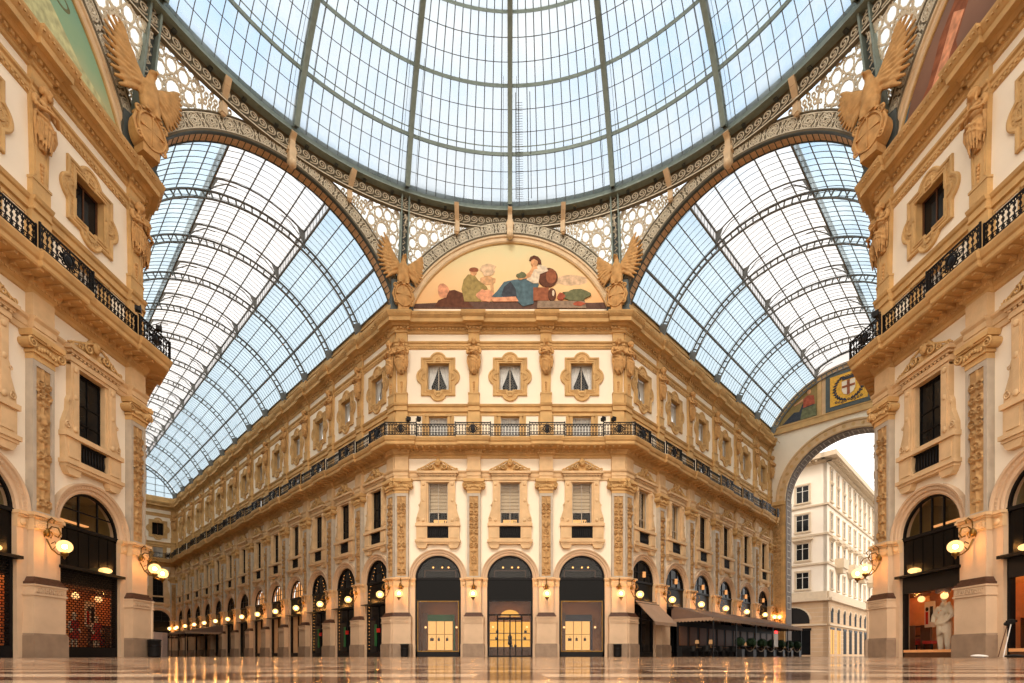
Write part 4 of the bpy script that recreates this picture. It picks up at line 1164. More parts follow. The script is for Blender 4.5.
# ------------------------------------------------------------------ eagles with shields
def make_eagle(mir):
    t = thing('eagle_sculpture'); s = mir
    b = MB()
    b.ell((0, -.3, 2.35), (.4, .38, .72)); b.ell((0, -.38, 2.75), (.34, .3, .4)); b.tube([(0,-.4,2.9),(.0*s,-.42,3.15),(.04*s,-.45,3.35)], [.26,.19,.16], 8)
    b.ell((.05*s, -.5, 3.42), (.17, .2, .16)); b.tube([(.06*s,-.62,3.45),(.08*s,-.8,3.4),(.09*s,-.84,3.27)], [.09,.06,.02], 7)
    for q in (-1, 1):
        b.tube([(q*.2,-.35,2.1),(q*.24,-.42,1.8),(q*.22,-.5,1.6)], [.24,.19,.1], 8)
        for c in (-.1, 0, .1): b.tube([(q*.22,-.5,1.62),(q*.22+c,-.66,1.6),(q*.22+c,-.7,1.52)], [.05,.045,.02], 5)
        # wings: shoulder, arm, then fanned feathers
        long = (q == -s)
        L = 2.35 if long else 1.75; lift = 62 if long else 46
        a = math.radians(lift); sh = Vector((q*.3, -.2, 2.85)); wr = sh+Vector((q*math.cos(a)*.8, .02, math.sin(a)*.8))
        b.tube([tuple(sh), tuple(wr)], [.22, .17], 8)
        for k in range(11):
            f = k/10; fa_ = a*(1-f)*1.08+math.radians(-38 if long else -50)*f; ln = (L-.8)*(1-f)+(.95 if long else .85)*f
            st = wr.lerp(sh+Vector((q*.12, 0, -.35)), f); mid = st+Vector((q*math.cos(fa_)*ln*.55, -.05, math.sin(fa_)*ln*.55)); en = st+Vector((q*math.cos(fa_)*ln, .04, math.sin(fa_)*ln))
            b.tube([tuple(st), tuple(mid), tuple(en)], [.13, .115, .06], 6)
        for k in range(8):
            f = k/7; st = wr.lerp(sh+Vector((q*.05, 0, -.1)), f); fa_ = a*(1-f)+math.radians(-30)*f
            b.tube([tuple(st+Vector((0,-.12,0))), tuple(st+Vector((q*math.cos(fa_)*.5, -.14, math.sin(fa_)*.5)))], [.12, .06], 6)
    for k in range(5): b.tube([(0,-.15,1.9),((k-2)*.13,-.1,1.35)], [.16,.06], 6)
    fuse(b, 'eagle', 'statue', .04, 1, t)
    b = mb('statue'); n = 28
    def ov(r): return [(r*.62*math.cos(2*PI*k/n)*(1+.04*math.cos(6*PI*k/n)), .82+r*.8*math.sin(2*PI*k/n)) for k in range(n)]
    b.prism(ov(1.), -.2, .46)
    rows = [[(u, -p, h) for u, h in ov(r)] for r, p in ((1.0,.46),(.97,.56),(.88,.56),(.85,.48),(.5,.56),(.01,.6))]
    b.rows(rows, True)
    b.box(-.5, .5, .5, .6, .79, .84); b.box(-.02, .02, .5, .61, .15, 1.45)
    for q in (-1, 1):
        b.spiral((q*.52, 1.38), .17, .03, 1.4, .5, .06, a0=-PI/2, sgn=q); b.spiral((q*.5, .3), .15, .03, 1.3, .5, .055, a0=PI/2, sgn=-q)
        b.tube([(q*.6,-.42,1.2),(q*.72,-.42,.8),(q*.6,-.42,.4)], [.06,.08,.05], 6)
    b.box(-.36, .36, -.2, .5, -.25, .1); b.box(-.45, .45, -.2, .55, 1.52, 1.62); b.build('shield', parent=t)
    return t
EAG = {1: make_eagle(1), -1: make_eagle(-1)}
for nm, th in CORN:
    t_ = math.radians(th); r = 19.5 if abs(th) < 40 else 19.1
    place(EAG[1 if th < 0 else -1], (r*math.sin(t_), ZC+r*math.cos(t_), -t_), 0, 'stone eagle on a shield at the corner between ' + nm, 'eagle sculpture', 'eagles at the corners of the crossing', h=23.95 if abs(th) < 40 else 24.3).scale = (1, 1, 1) if abs(th) < 40 else (1.08, 1.0, 1.08)
for nm, th in CORN:                              # plinths behind the eagles closing the corner
    t_ = math.radians(th); b = mb('steel_dark'); b.box(-.75, .75, -.9, -.0, 0, 2.3); b.prism([(-.95,0),(.95,0),(.7,.5),(-.7,.5)], -.2, .12)
    o = b.build('eagle_pedestal'); setfr(o, (19.45*math.sin(t_), ZC+19.45*math.cos(t_), -t_), 0, 0, 23.7)
    tag(o, 'dark iron pedestal behind the eagle between ' + nm, 'pedestal', 'pedestals behind the eagles')

# ------------------------------------------------------------------ lunettes and murals
def mural_bg(name, c0, c1, c2, z0, z1):
    m, nt, out = newmat(name)
    bs = nt.nodes.new('ShaderNodeBsdfPrincipled'); bs.inputs['Roughness'].default_value = .8
    tc = nt.nodes.new('ShaderNodeTexCoord'); sp = nt.nodes.new('ShaderNodeSeparateXYZ'); mr = nt.nodes.new('ShaderNodeMapRange')
    mr.inputs[1].default_value = z0; mr.inputs[2].default_value = z1
    ns = nt.nodes.new('ShaderNodeTexNoise'); ns.inputs['Scale'].default_value = .7; ns.inputs['Detail'].default_value = 5
    ad = nt.nodes.new('ShaderNodeMath'); ad.operation = 'MULTIPLY_ADD'; ad.inputs[1].default_value = .35
    rp = nt.nodes.new('ShaderNodeValToRGB'); e = rp.color_ramp.elements
    e[0].position = .2; e[0].color = lin(c0); e[1].position = .95; e[1].color = lin(c2); x = e.new(.55); x.color = lin(c1)
    nt.links.new(tc.outputs['Object'], sp.inputs[0]); nt.links.new(tc.outputs['Object'], ns.inputs['Vector'])
    nt.links.new(sp.outputs['Z'], mr.inputs[0]); nt.links.new(ns.outputs['Fac'], ad.inputs[0]); nt.links.new(mr.outputs[0], ad.inputs[2])
    nt.links.new(ad.outputs[0], rp.inputs[0]); nt.links.new(rp.outputs[0], bs.inputs['Base Color']); nt.links.new(bs.outputs[0], out.inputs[0])
    return m
M['mur_c'] = mural_bg('peach_mural_ground', (238, 176, 116), (244, 204, 150), (226, 214, 168), 24, 30)
M['mur_l'] = mural_bg('teal_mural_ground', (206, 198, 150), (146, 180, 144), (112, 166, 152), 24, 30)
M['mur_r'] = mural_bg('umber_mural_ground', (108, 76, 60), (142, 104, 84), (120, 100, 92), 24, 30)
def paint(name, c): M[name] = surf(name, c, .8, var=.3, scale=3.5); return name
for nm, c in dict(p_teal=(82, 106, 116), p_dark=(62, 66, 74), p_cream=(226, 206, 180), p_skin=(214, 158, 112), p_brown=(98, 58, 40), p_brown2=(148, 88, 60), p_grey=(146, 124, 104), p_ground=(96, 70, 60),
                  p_olive=(158, 136, 82), p_leaf=(110, 112, 80), p_tan=(206, 160, 116), p_pink=(220, 154, 118), p_smoke=(216, 184, 150), p_red=(166, 84, 60), p_cloud=(196, 196, 148)).items(): paint(nm, c)
def zq(X, Y): return ((460+X/6.827-510)*.0702, (656-245-Y/6.827)*.0702+.06)
def zr(X, Y): return ((390+X/6.2077-510)*.0702, (656-200-Y/6.2077)*.0702+.06)
def blobpts(cx, cy, rx, ry, n=18, wob=.0, seed=1, f=zq):
    rg = random.Random(seed); return [f(cx+rx*(1+wob*rg.uniform(-1, 1))*math.cos(2*PI*k/n), cy+ry*(1+wob*rg.uniform(-1, 1))*math.sin(2*PI*k/n)) for k in range(n)]
for key, bg in (('C', 'mur_c'), ('L', 'mur_l'), ('R', 'mur_r')):
    fr = FR[key]; t = thing('lunette_mural'); setfr(t, fr)
    b = mb(bg); n = 40; r = 7.5; a0 = ang0(r, 23.75)
    pts = [(-r*math.cos(a0+(PI-2*a0)*k/n), RC+r*math.sin(a0+(PI-2*a0)*k/n)) for k in range(n+1)]
    b.prism(pts, -.35, -.05); b.build('painted_ground', parent=t)
    b = mb('console'); a1 = ang0(7.95, 23.8); b.arch((0, RC), [(7.42,-.1),(7.42,.04),(7.5,.1),(7.56,.06),(7.62,.02),(7.8,.02),(7.82,.1),(7.96,.1),(7.96,-.3)], 60, a1, PI-a1)
    b.mat('ochre').arch((0, RC), [(7.38,-.06),(7.38,.02),(7.43,.05),(7.43,-.06)], 60, a1, PI-a1); b.build('lunette_frame', parent=t)
    # figures, thin inlay layers
    L = [0]
    def lay(pts_, m, nm, dn=0):
        L[0] += 1; q = -.05+.004*L[0]; q0 = -.06
        bb = mb(m); bb.prism(pts_, q0, q); bb.build(nm, parent=t)
    if key == 'C':
        P_ = lambda *a: [zq(*x) for x in a]
        lay(blobpts(760, 240, 120, 34, 20, .2, 3), 'p_smoke', 'painted_smoke')
        lay(P_((-330,432),(-330,400),(0,385),(520,380),(900,392),(1010,388),(1015,440)), 'p_ground', 'painted_ground_line')
        lay([zr(*x) for x in ((275,660),(300,620),(350,600),(345,540),(372,560),(400,555),(450,575),(475,620),(520,665))], 'p_brown', 'painted_animals')
        lay(blobpts(330, 560, 34, 48, 12, .15, 2, zr), 'p_pink', 'painted_pink_cloth')
        lay(blobpts(185, 240, 55, 30, 16, .15, 5), 'p_tan', 'painted_tree_crown'); lay(P_((205,250),(215,380),(235,380),(228,250)), 'p_tan', 'painted_tree_trunk')
        lay(blobpts(190, 170, 60, 40, 18, .3, 8), 'p_smoke', 'painted_haze')
        lay(P_((10,300),(25,235),(55,200),(95,198),(125,240),(180,280),(190,300),(140,310),(145,384),(30,384),(18,330)), 'p_olive', 'painted_robed_figure')
        lay(blobpts(92, 182, 22, 26), 'p_skin', 'painted_face'); lay(blobpts(94, 168, 32, 16), 'p_brown2', 'painted_hat')
        lay(blobpts(175, 345, 60, 42, 16, .2, 4), 'p_pink', 'painted_blossom')
        lay(P_((215,352),(250,318),(300,252),(370,236),(450,232),(540,268),(515,320),(500,400),(430,418),(395,388),(370,352),(300,360)), 'p_teal', 'painted_skirt')
        lay(P_((282,342),(300,285),(345,248),(380,300),(390,365),(300,358)), 'p_dark', 'painted_skirt_fold')
        lay(P_((200,360),(380,352),(400,384),(230,386)), 'p_pink', 'painted_rug')
        lay(P_((500,290),(606,290),(606,380),(500,380)), 'p_brown2', 'painted_block')
        lay(blobpts(600, 222, 68, 66), 'p_brown', 'painted_drum'); lay(blobpts(622, 215, 36, 50), 'p_brown2', 'painted_drum_face')
        lay(P_((455,238),(478,190),(505,158),(545,135),(590,150),(602,178),(545,200),(535,262),(500,262)), 'p_cream', 'painted_blouse')
        lay(P_((395,232),(440,205),(470,190),(495,150),(515,152),(480,222),(410,240)), 'p_skin', 'painted_arm'); lay(blobpts(420, 210, 34, 22, 12, .2, 9), 'p_leaf', 'painted_posy')
        lay(P_((490,130),(520,130),(530,165),(500,165)), 'p_skin', 'painted_neck'); lay(blobpts(508, 120, 24, 30), 'p_skin', 'painted_head')
        lay(P_((472,104),(480,84),(505,74),(532,82),(552,106),(556,136),(540,134),(528,110),(505,98),(484,108)), 'p_brown', 'painted_hair')
        lay(P_((530,384),(852,384),(862,432),(526,432)), 'p_grey', 'painted_ledge')
        lay(blobpts(628, 340, 28, 42), 'p_brown', 'painted_urn'); lay(blobpts(636, 332, 8, 20), 'p_cream', 'painted_urn_shine')
        lay(blobpts(790, 345, 92, 38, 22, .25, 6), 'p_leaf', 'painted_bush'); lay(blobpts(690, 355, 26, 24, 10, .2, 2), 'p_red', 'painted_fruit'); lay(blobpts(812, 405, 40, 14, 10, .2, 2), 'p_red', 'painted_petals')
        txt = 'peach lunette mural of a reclining woman in a blue skirt'
    elif key == 'L':
        lay([(7.2,24.2),(6.0,25.2),(4.6,25.5),(3.2,26.4),(1.5,26.6),(0,27.4),(-3,27.0),(-6,25.6),(-7,24.1)], 'p_cloud', 'painted_cloud')
        [lay([(3.6+.5*math.cos(a)*(1+q)+0*q, 27.1+.28*math.sin(a)*(1+q)) for a in [j*PI/9 for j in range(18)]], m_, 'painted_wreath') for q, m_ in ((0, 'p_leaf'), (-.3, 'mur_l'))]; txt = 'green sky lunette mural above the near left facade'
    else:
        lay([(-6.4,24.4),(-5.2,25.3),(-4.6,26.6),(-3.6,27.6),(-3.2,26.6),(-3.8,25.6),(-3.6,24.4)], 'p_brown2', 'painted_brown_figure')
        lay([(-5.4,24.4),(-4.6,25.6),(-3.9,26.9),(-3.4,26.4),(-4.1,25.4),(-4.4,24.4)], 'p_pink', 'painted_red_cloth'); lay([(-7.2,24.2),(-6.4,25.0),(-6.1,25.9),(-6.7,25.2)], 'p_teal', 'painted_blue_cloth')
        txt = 'brown lunette mural above the near right facade'
    tag(t, txt, 'mural', 'painted lunettes under the dome')
    # attic slab behind the lunette down to the cornice
    b = mb('plaster'); b.box(-HA, HA, -.6, -.36, 23.7, 26.0); o = b.build('trim_%d' % (TR[0]+1)); TR[0] += 1; setfr(o, fr); tag(o, 'plain attic wall behind the lunette of the ' + SAY[key], 'wall', kind='structure')

# ------------------------------------------------------------------ arcade vaults
GR = 8.35; VC = 21.65; LW = 3.0; LH = .72
def vault(name, org, rz, L, bay, first, label):
    t = thing(name); t.location = (org[0], org[1], 0); t.rotation_euler = (0, 0, rz)
    tag(t, label, 'glass roof', kind='structure')
    ae = math.acos(7.43/GR); al = math.acos(LW/GR)
    def pt(a, y, r=GR): return (r*math.cos(a), y, VC+r*math.sin(a))
    def lan(x, y, dz=0.): return (x, y, VC+math.sqrt(GR**2-x*x)*1.0+LH+dz+.25*(1-(x/LW)**2))
    y0 = .15
    for sgn, nm in ((1, 'right'), (-1, 'left')):
        b = mb('sideglass', True)
        f = (lambda a: a) if sgn == 1 else (lambda a: PI-a)
        b.rows([[pt(f(ae+(al-ae)*k/12), y) for k in range(13)] for y in np.linspace(y0, L, 24)]); b.build('side_glazing', parent=t, recalc=False)
    b = mb('ridgeglass', True)
    b.rows([[lan(-LW+2*LW*k/10, y) for k in range(11)] for y in np.linspace(y0, L, 24)]); b.build('ridge_glazing', parent=t, recalc=False)
    zt = VC+math.sqrt(GR**2-LW**2)
    for s in (-1, 1):
        b = mb('ridgeglass'); b.quad((s*LW, y0, zt), (s*LW, L, zt), (s*LW, L, zt+LH), (s*LW, y0, zt+LH)); b.build('ridge_side_glazing', parent=t, recalc=False)
    for s in (-1, 1): b = mb('ochre'); b.box(min(s*7.42, s*7.6), max(s*7.42, s*7.6), -L, -y0, 24.3, 25.5); b.box(min(s*7.3, s*7.6), max(s*7.3, s*7.6), -L, -y0, 24.95, 25.1); b.build('gutter_wall', parent=t)
    # longitudinal purlins
    b = mb('rib'); angs = np.linspace(ae, al, 7)
    for s in (0, 1):
        for i, a in enumerate(angs):
            a_ = a if s == 0 else PI-a; w = .12 if i in (0, 2) else .045; hh = .16 if i == 2 else .06
            b.beam(pt(a_, y0, GR-.06-hh/2), pt(a_, L, GR-.06-hh/2), w, hh)
    for s in (-1, 1):
        b.beam((s*LW, y0, zt-.05), (s*LW, L, zt-.05), .1, .14); b.beam((s*LW, y0, zt+LH), (s*LW, L, zt+LH), .1, .12)
    for x in (-1.8, -.6, .6, 1.8): b.beam((x, y0, lan(x, 0)[2]-.05), (x, L, lan(x, 0)[2]-.05), .06, .08)
    b.build('purlins', parent=t)
    # hoop glazing bars
    b = mb('bar'); step = bay/10; y = y0
    while y < L:
        for s in (0, 1):
            pts = [pt(a if s == 0 else PI-a, y, GR-.03) for a in np.linspace(ae, al, 9)]
            b.tube(pts, .02, 4, False)
        b.tube([lan(-LW+2*LW*k/6, y, -.04) for k in range(7)], .02, 4, False)
        for s in (-1, 1): b.beam((s*LW, y, zt), (s*LW, y, zt+LH), .03, .03)
        y += step
    b.build('glazing_bars', parent=t, recalc=False)
    # lattice ribs
    rib = mb('rib')
    def arc(r, w, h, n=44, a0=None):
        rows = []
        a0_ = a0 if a0 is not None else math.acos(7.2/r)
        for dx, dr in ((-w/2, 0), (w/2, 0), (w/2, h), (-w/2, h), (-w/2, 0)):
            rows.append([((r+dr)*math.cos(a), dx, VC+(r+dr)*math.sin(a)) for a in np.linspace(a0_, PI-a0_, n)])
        rib.rows(rows)
    arc(7.62, .14, .07); arc(8.06, .14, .07)
    a0_ = math.acos(7.2/7.62); m = 40
    for k in range(m+1):
        a = a0_+(PI-2*a0_)*k/m; a2 = a0_+(PI-2*a0_)*(k+1)/m
        rib.beam((7.66*math.cos(a), 0, VC+7.66*math.sin(a)), (8.08*math.cos(a), 0, VC+8.08*math.sin(a)), .05, .09)
    for s in (-1, 1):                               # foot bracket on the cornice and ridge gussets
        rib.prism([(s*7.28, 23.9), (s*6.85, 24.9), (s*6.75, 25.3), (s*7.2, 25.6), (s*7.4, 25.4), (s*7.45, 24.1)], -.09, .09)
        xb = s*LW; rib.beam((xb, 0, zt-.5), (xb, 0, zt+LH), .09, .09)
        rib.prism([(xb, zt-.35), (xb-s*.5, zt+LH+.05), (xb, zt+LH+.05)], -.03, .03)
        rib.tube([(xb, 0, zt-.2), (xb-s*.35, 0, zt+.25), (xb-s*1.0, 0, zt+LH+.1), (xb-s*1.6, 0, zt+LH+.22)], .04, 4, False)
    rows = []
    rib.tube([(x, 0, lan(x, 0)[2]-.14) for x in np.linspace(-LW, LW, 9)], .06, 4, False)
    me = rib.mesh('arch_rib')
    y = first; k = 0
    while y < L-.3:
        o = bpy.data.objects.new('arch_rib', me); COL.objects.link(o); o.parent = t; o.location = (0, y, 0); y += bay
    o = bpy.data.objects.new('arch_rib', me); COL.objects.link(o); o.parent = t; o.location = (0, L-.12, 0)
    b = mb('ridgeglass'); b.add([(x, L, VC+math.sqrt(GR**2-x*x)-.1) for x in np.linspace(-LW, LW, 9)]+[lan(x, L) for x in np.linspace(LW, -LW, 9)], [tuple(range(18))]); b.build('ridge_end_glazing', parent=t, recalc=False)
    b = mb('rib')
    for sgn in (1, -1): b.tube([(0+x, L-.1, lan(x, 0)[2]) for x in np.linspace(-LW, LW, 9)], .08, 4, False)
    b.build('end_rib', parent=t)
OC = ((HA+A)/2, (D+ZC+HA)/2)
vault('glass_vault', (-OC[0], OC[1]), R45, LL, BL, 4.95-.0, 'blue glazed barrel vault over the long left arcade')
vault('glass_vault', (OC[0], OC[1]), -R45, LR, BR, 5.035, 'glazed barrel vault over the short right arcade')
# end screen of the left arcade: glazed gable above the cornice
o = mb('sideglass'); n = 30; a0 = ang0(8.35, 24.5)
o.add([(-8.35*math.cos(a0+(PI-2*a0)*k/n), 0, VC+8.35*math.sin(a0+(PI-2*a0)*k/n)) for k in range(n+1)], [tuple(range(n+1))])
g = thing('glazed_gable'); c = o.build('gable_glazing', parent=g, recalc=False)
b = mb('rib')
for k in range(-6, 7): x = k*1.15; b.beam((x, 0, 24.5), (x, 0, VC+math.sqrt(8.35**2-x*x)), .07, .07)
for z in (25.4, 26.4, 27.4, 28.4): w = math.sqrt(8.35**2-(z-VC)**2); b.beam((-w, 0, z), (w, 0, z), .07, .07)
b.build('gable_bars', parent=g); setfr(g, FR['LE'], -7.425, -.1); tag(g, 'glazed gable closing the far end of the left arcade', 'glazed gable')
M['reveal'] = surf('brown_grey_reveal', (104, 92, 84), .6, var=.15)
M['revealline'] = surf('grey_reveal_lines', (168, 158, 146), .6, var=.1)
# ------------------------------------------------------------------ triumphal end arch of the right arcade
fr = FR['RE']; uc = 7.425; AR = 5.9; AS = 17.1; TH_ = 2.0
b = MB(); n = 36
cs = [(uc-AR*math.cos(PI*k/n), AS+AR*math.sin(PI*k/n)) for k in range(n+1)]
b.mat('ochre'); b.box(0, uc-AR, -TH_, 0, 0, AS); b.box(uc+AR, 14.85, -TH_, 0, 0, AS)
b.mat('plaster')
for k in range(n):
    (x0, z0), (x1, z1) = cs[k], cs[k+1]
    b.quad((x0, 0, z0), (x1, 0, z1), (x1, 0, 24.5), (x0, 0, 24.5)); b.quad((x0, TH_, z0), (x1, TH_, z1), (x1, TH_, 24.5), (x0, TH_, 24.5))
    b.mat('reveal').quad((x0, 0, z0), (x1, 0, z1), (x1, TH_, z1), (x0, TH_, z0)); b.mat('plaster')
b.box(0, uc-AR, -TH_, 0, AS, 24.5); b.box(uc+AR, 14.85, -TH_, 0, AS, 24.5)
b.mat('ochre_pale'); a0 = ang0(8.35, 24.5)
b.prism([(uc-8.35*math.cos(a0+(PI-2*a0)*k/30), VC+8.35*math.sin(a0+(PI-2*a0)*k/30)) for k in range(31)], -TH_, 0)
o = b.build('wall_right_arcade_end'); setfr(o, fr); tag(o, 'arched end wall of the right arcade opening to the street', 'wall', kind='structure')
t = thing('triumphal_arch_trim'); setfr(t, fr); tag(t, 'ochre mouldings framing the tall end arch of the right arcade', 'arch', kind='structure')
b = mb('ochre_pale'); b.arch((uc, AS), [(5.9,-.05),(5.9,.1),(6.0,.16),(6.08,.1),(6.62,.1),(6.66,.2),(6.8,.24),(6.85,.18),(6.85,0)], 48); b.build('archivolt', parent=t)
b = mb('ochre')
for k in range(24):
    a = PI*(k+.5)/24; b.ring((uc-6.35*math.cos(a), AS+6.35*math.sin(a)), .08, .17, .1, .14, 8)
    b.ell((uc-6.35*math.cos(a), -.1, AS+6.35*math.sin(a)), (.06, .05, .06), nu=6, nv=4)
b.build('archivolt_roundels', parent=t)
b = mb('ochre'); b.box(0, 14.85, 0, .22, 24.5, 24.75); b.box(0, 14.85, 0, .14, 24.75, 25.15); b.box(0, 14.85, 0, .2, 25.15, 25.25); b.build('string_course', parent=t)
for s in (-1, 1):
    b = mb('relief'); xc = uc+s*(AR+.77); b.relief(lambda z: .33, .03, .66, xc, 3.2, 16.6, .06, arabesque(21, .66, 3.2, 16.6, .09)); b.build('jamb_relief', parent=t)
    b = mb('ochre'); b.box(xc-.7, xc+.7, 0, .2, 16.7, 17.1); b.box(xc-.75, xc+.75, 0, .3, 0, 2.8)
    for q in (-1, 1): b.box(xc+q*.5-.08, xc+q*.5+.08, 0, .08, 2.8, 16.7)
    b.build('jamb_pilaster', parent=t)
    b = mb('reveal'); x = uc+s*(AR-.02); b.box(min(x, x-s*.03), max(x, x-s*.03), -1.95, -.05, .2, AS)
    b.mat('revealline')
    x = uc+s*(AR-.06)
    for z in np.arange(5.2, 17, 1.9):
        b.box(min(x, x+s*.02), max(x, x+s*.02), -1.6, -1.5, z, z+1.5); b.box(min(x, x+s*.02), max(x, x+s*.02), -.5, -.4, z, z+1.5)
        for q in (0, .7, 1.4): b.box(min(x, x+s*.02), max(x, x+s*.02), -1.6, -.4, z+q, z+q+.1)
    b.build('panelled_reveal', parent=t)
b = mb('revealline')
for k in range(14):
    a = PI*(k+.5)/14; da = .085; r = 5.88
    for q in (-1.6, -.5): b.arch((uc, AS), [(r,q),(r,q+.1),(r-.03,q+.1),(r-.03,q)], 4, a-da, a+da)
    for a_ in (a-da, a, a+da): b.beam((uc-r*math.cos(a_), .4, AS+r*math.sin(a_)), (uc-r*math.cos(a_), 1.6, AS+r*math.sin(a_)), .09, .04)
b.build('coffer_lines', parent=t)
# side murals and the crest
def curve_pts(x0, x1, r, m=12): return [(x0+(x1-x0)*k/m, VC+math.sqrt(max(0, r*r-(x0+(x1-x0)*k/m-uc)**2))) for k in range(m+1)]
for s, lab in ((-1, 'dark mural panel of seated red figure left of the crest'), (1, 'dark mural panel right of the crest on the end wall')):
    t = thing('arch_mural'); setfr(t, fr)
    b = mb('paint'); M['paint'] = M.get('paint') or surf('olive_mural_ground', (150, 126, 78), .8, var=.15, scale=3)
    xa, xb = (.95, 4.6) if s < 0 else (10.25, 13.9)
    top = curve_pts(xa, xb, 7.85); b.prism([(xa, 25.4), (xb, 25.4)]+top[::-1], 0, .04); b.build('painted_ground', parent=t)
    b = mb('ochre'); b.box(4.65 if s < 0 else 9.85, 5.0 if s < 0 else 10.2, 0, .12, 25.25, 29.4)
    rows = [[(x, -p, z+dz) for x, z in top] for p, dz in ((0, 0), (.1, 0), (.1, .12), (0, .14))]; b.rows(rows); b.build('panel_border', parent=t)
    X = lambda v: uc+s*(uc-v)if s > 0 else v
    b = mb('p_dark'); q = [(1.2,25.4),(1.9,26.0),(2.4,26.4),(2.9,26.3),(3.3,27.2),(3.7,26.9),(4.4,26.6),(4.55,25.4)]; b.prism([(X(a), z) for a, z in q], .03, .06)
    b.mat('p_red'); b.prism([(X(a), z) for a, z in [(3.3,26.6),(3.3,27.5),(3.7,27.8),(4.3,27.6),(4.4,26.7)]], .05, .08); b.mat('p_skin'); b.ell((X(3.85), -.07, 28.1), (.2, .04, .26)); b.prism([(X(a), z) for a, z in [(2.4,27.2),(3.3,27.6),(3.3,27.3),(2.4,27.05)]], .05, .08)
    b.mat('p_leaf'); b.prism([(X(a), z) for a, z in [(3.0,25.4),(3.2,26.5),(4.5,26.6),(4.58,25.4)]], .05, .075)
    b.build('painted_figures', parent=t); tag(t, lab, 'mural')
t = thing('coat_of_arms'); setfr(t, fr); tag(t, 'gold city crest with red cross, crown and wreath in dark frame', 'crest')
b = mb('steel_dark'); b.box(5.4, 9.45, 0, .1, 25.35, 29.15); b.build('dark_frame', parent=t)
b = mb('gold'); b.box(5.8, 9.05, .1, .14, 25.75, 28.8); b.build('gold_field', parent=t)
b = mb('poster'); sh = [(6.85,28.0),(8.0,28.0),(8.0,27.1),(7.85,26.75),(7.42,26.5),(7.0,26.75),(6.85,27.1)]; b.prism(sh, .14, .18); b.build('shield', parent=t)
b = mb('p_brown2'); b.box(7.3, 7.55, .18, .21, 26.55, 28.0); b.box(6.87, 7.98, .18, .21, 27.3, 27.52); b.build('cross', parent=t)
b = mb('p_dark'); b.box(6.9, 7.95, .14, .2, 28.12, 28.24)
for k in range(5): x = 6.95+.235*k; b.prism([(x-.1,28.24),(x+.1,28.24),(x+.13,28.48),(x,28.36),(x-.13,28.48)], .14, .19); b.ell((x, -.17, 28.5), (.06, .03, .06), nu=6, nv=4)
b.build('mural_crown', parent=t)
b = mb('p_dark')
for s in (-1, 1):
    for k in range(11):
        a = -PI/2+.25+k*.24; r = 1.18; cx, cz = 7.425+s*r*math.cos(a)*1.0, 27.35+r*1.05*math.sin(a)
        b.ell((cx, -.16, cz), (.09, .03, .2), rot('Y', -s*(math.degrees(a)+35)), 6, 4); b.ell((cx+s*.1, -.16, cz), (.16, .03, .07), rot('Y', s*30), 6, 4)
b.build('wreath', parent=t)
b = mb('p_dark')
for k in range(9): x = 6.35+.27*k; b.ring((x, 26.0+.08*math.cos(k*1.57)), .06, .12, .14, .17, 7)
b.build('ribbon', parent=t)
b = mb('globe'); 
place(LAMP, FR['RE'], .8, 'lit globe wall lamp on the left pier of the end arch', 'lamp', 'globe wall lamps', h=4.32, p=.1)

# ------------------------------------------------------------------ street and town house outside
o = mb('street'); o.quad((0,0,0),(140,0,0),(140,120,0),(0,120,0)); g = o.build('ground', recalc=False); g.location = (30, 40, -.02); g.rotation_euler = (0, 0, 0); tag(g, 'grey street paving beyond the end arch', 'ground', kind='structure')
t = thing('town_house'); cx, cy = 39.6, 63.7
def house(bt, ux, uy, L, face):
    """local: x along the face from the corner, wall plane y=0"""
    pass
# the house in a frame whose origin is the street corner; right face runs along (1,1), left face along (-1,1)
def face_obj(th, org, builder, nm, parent):
    b = MB(); builder(b); o = b.build(nm, parent=parent); return o
t.location = (cx, cy, 0)
HF = {'right': R45, 'left': -R45}
def place_part(o, ang): o.rotation_euler = (0, 0, ang)
HT = 25.2
def add(b, nm, ang):
    o = b.build(nm, parent=t); o.rotation_euler = (0, 0, ang); return o
# right face: x 0..30; left face: x -16..0
for nm, x0, x1, ang in (('right_wall', 0, 30, R45), ('left_wall', -16, 0, -R45)):
    b = mb('bld'); b.box(x0, x1, -.4, 0, 7.4, HT); b.mat('bld_stone').box(x0-(0 if x0 else .15), x1+(.15 if x1 == 0 else 0), -.4, .15, 0, 7.0)
    for z in np.arange(.6, 7, .55): b.mat('bld_trim').box(x0, x1, .15, .165, z, z+.04)
    add(b, nm, ang)
    b = mb('bld_trim'); b.box(x0-.3*(x0 == 0), x1+.3*(x1 == 0), 0, .6, 7.0, 7.4); b.box(x0, x1, 0, .25, 7.4, 8.2)
    for z in (11.6, 15.3, 19.0): b.box(x0-.15, x1+.15, 0, .2, z, z+.22)
    b.box(x0-.5*(x0 == 0), x1+.5*(x1 == 0), 0, .5, 24.3, 24.6); b.box(x0-1.3*(x0 == 0), x1+.0*(x1 == 0), -.4, 1.3, 24.6, 25.2); b.box(x0, x1, 0, .35, 3.9, 4.1)
    for k in range(int((x1-x0)/.7)): b.box(x0+.7*k+.2, x0+.7*k+.45, .3, 1.1, 24.35, 24.6)
    add(b, 'cornice', ang)
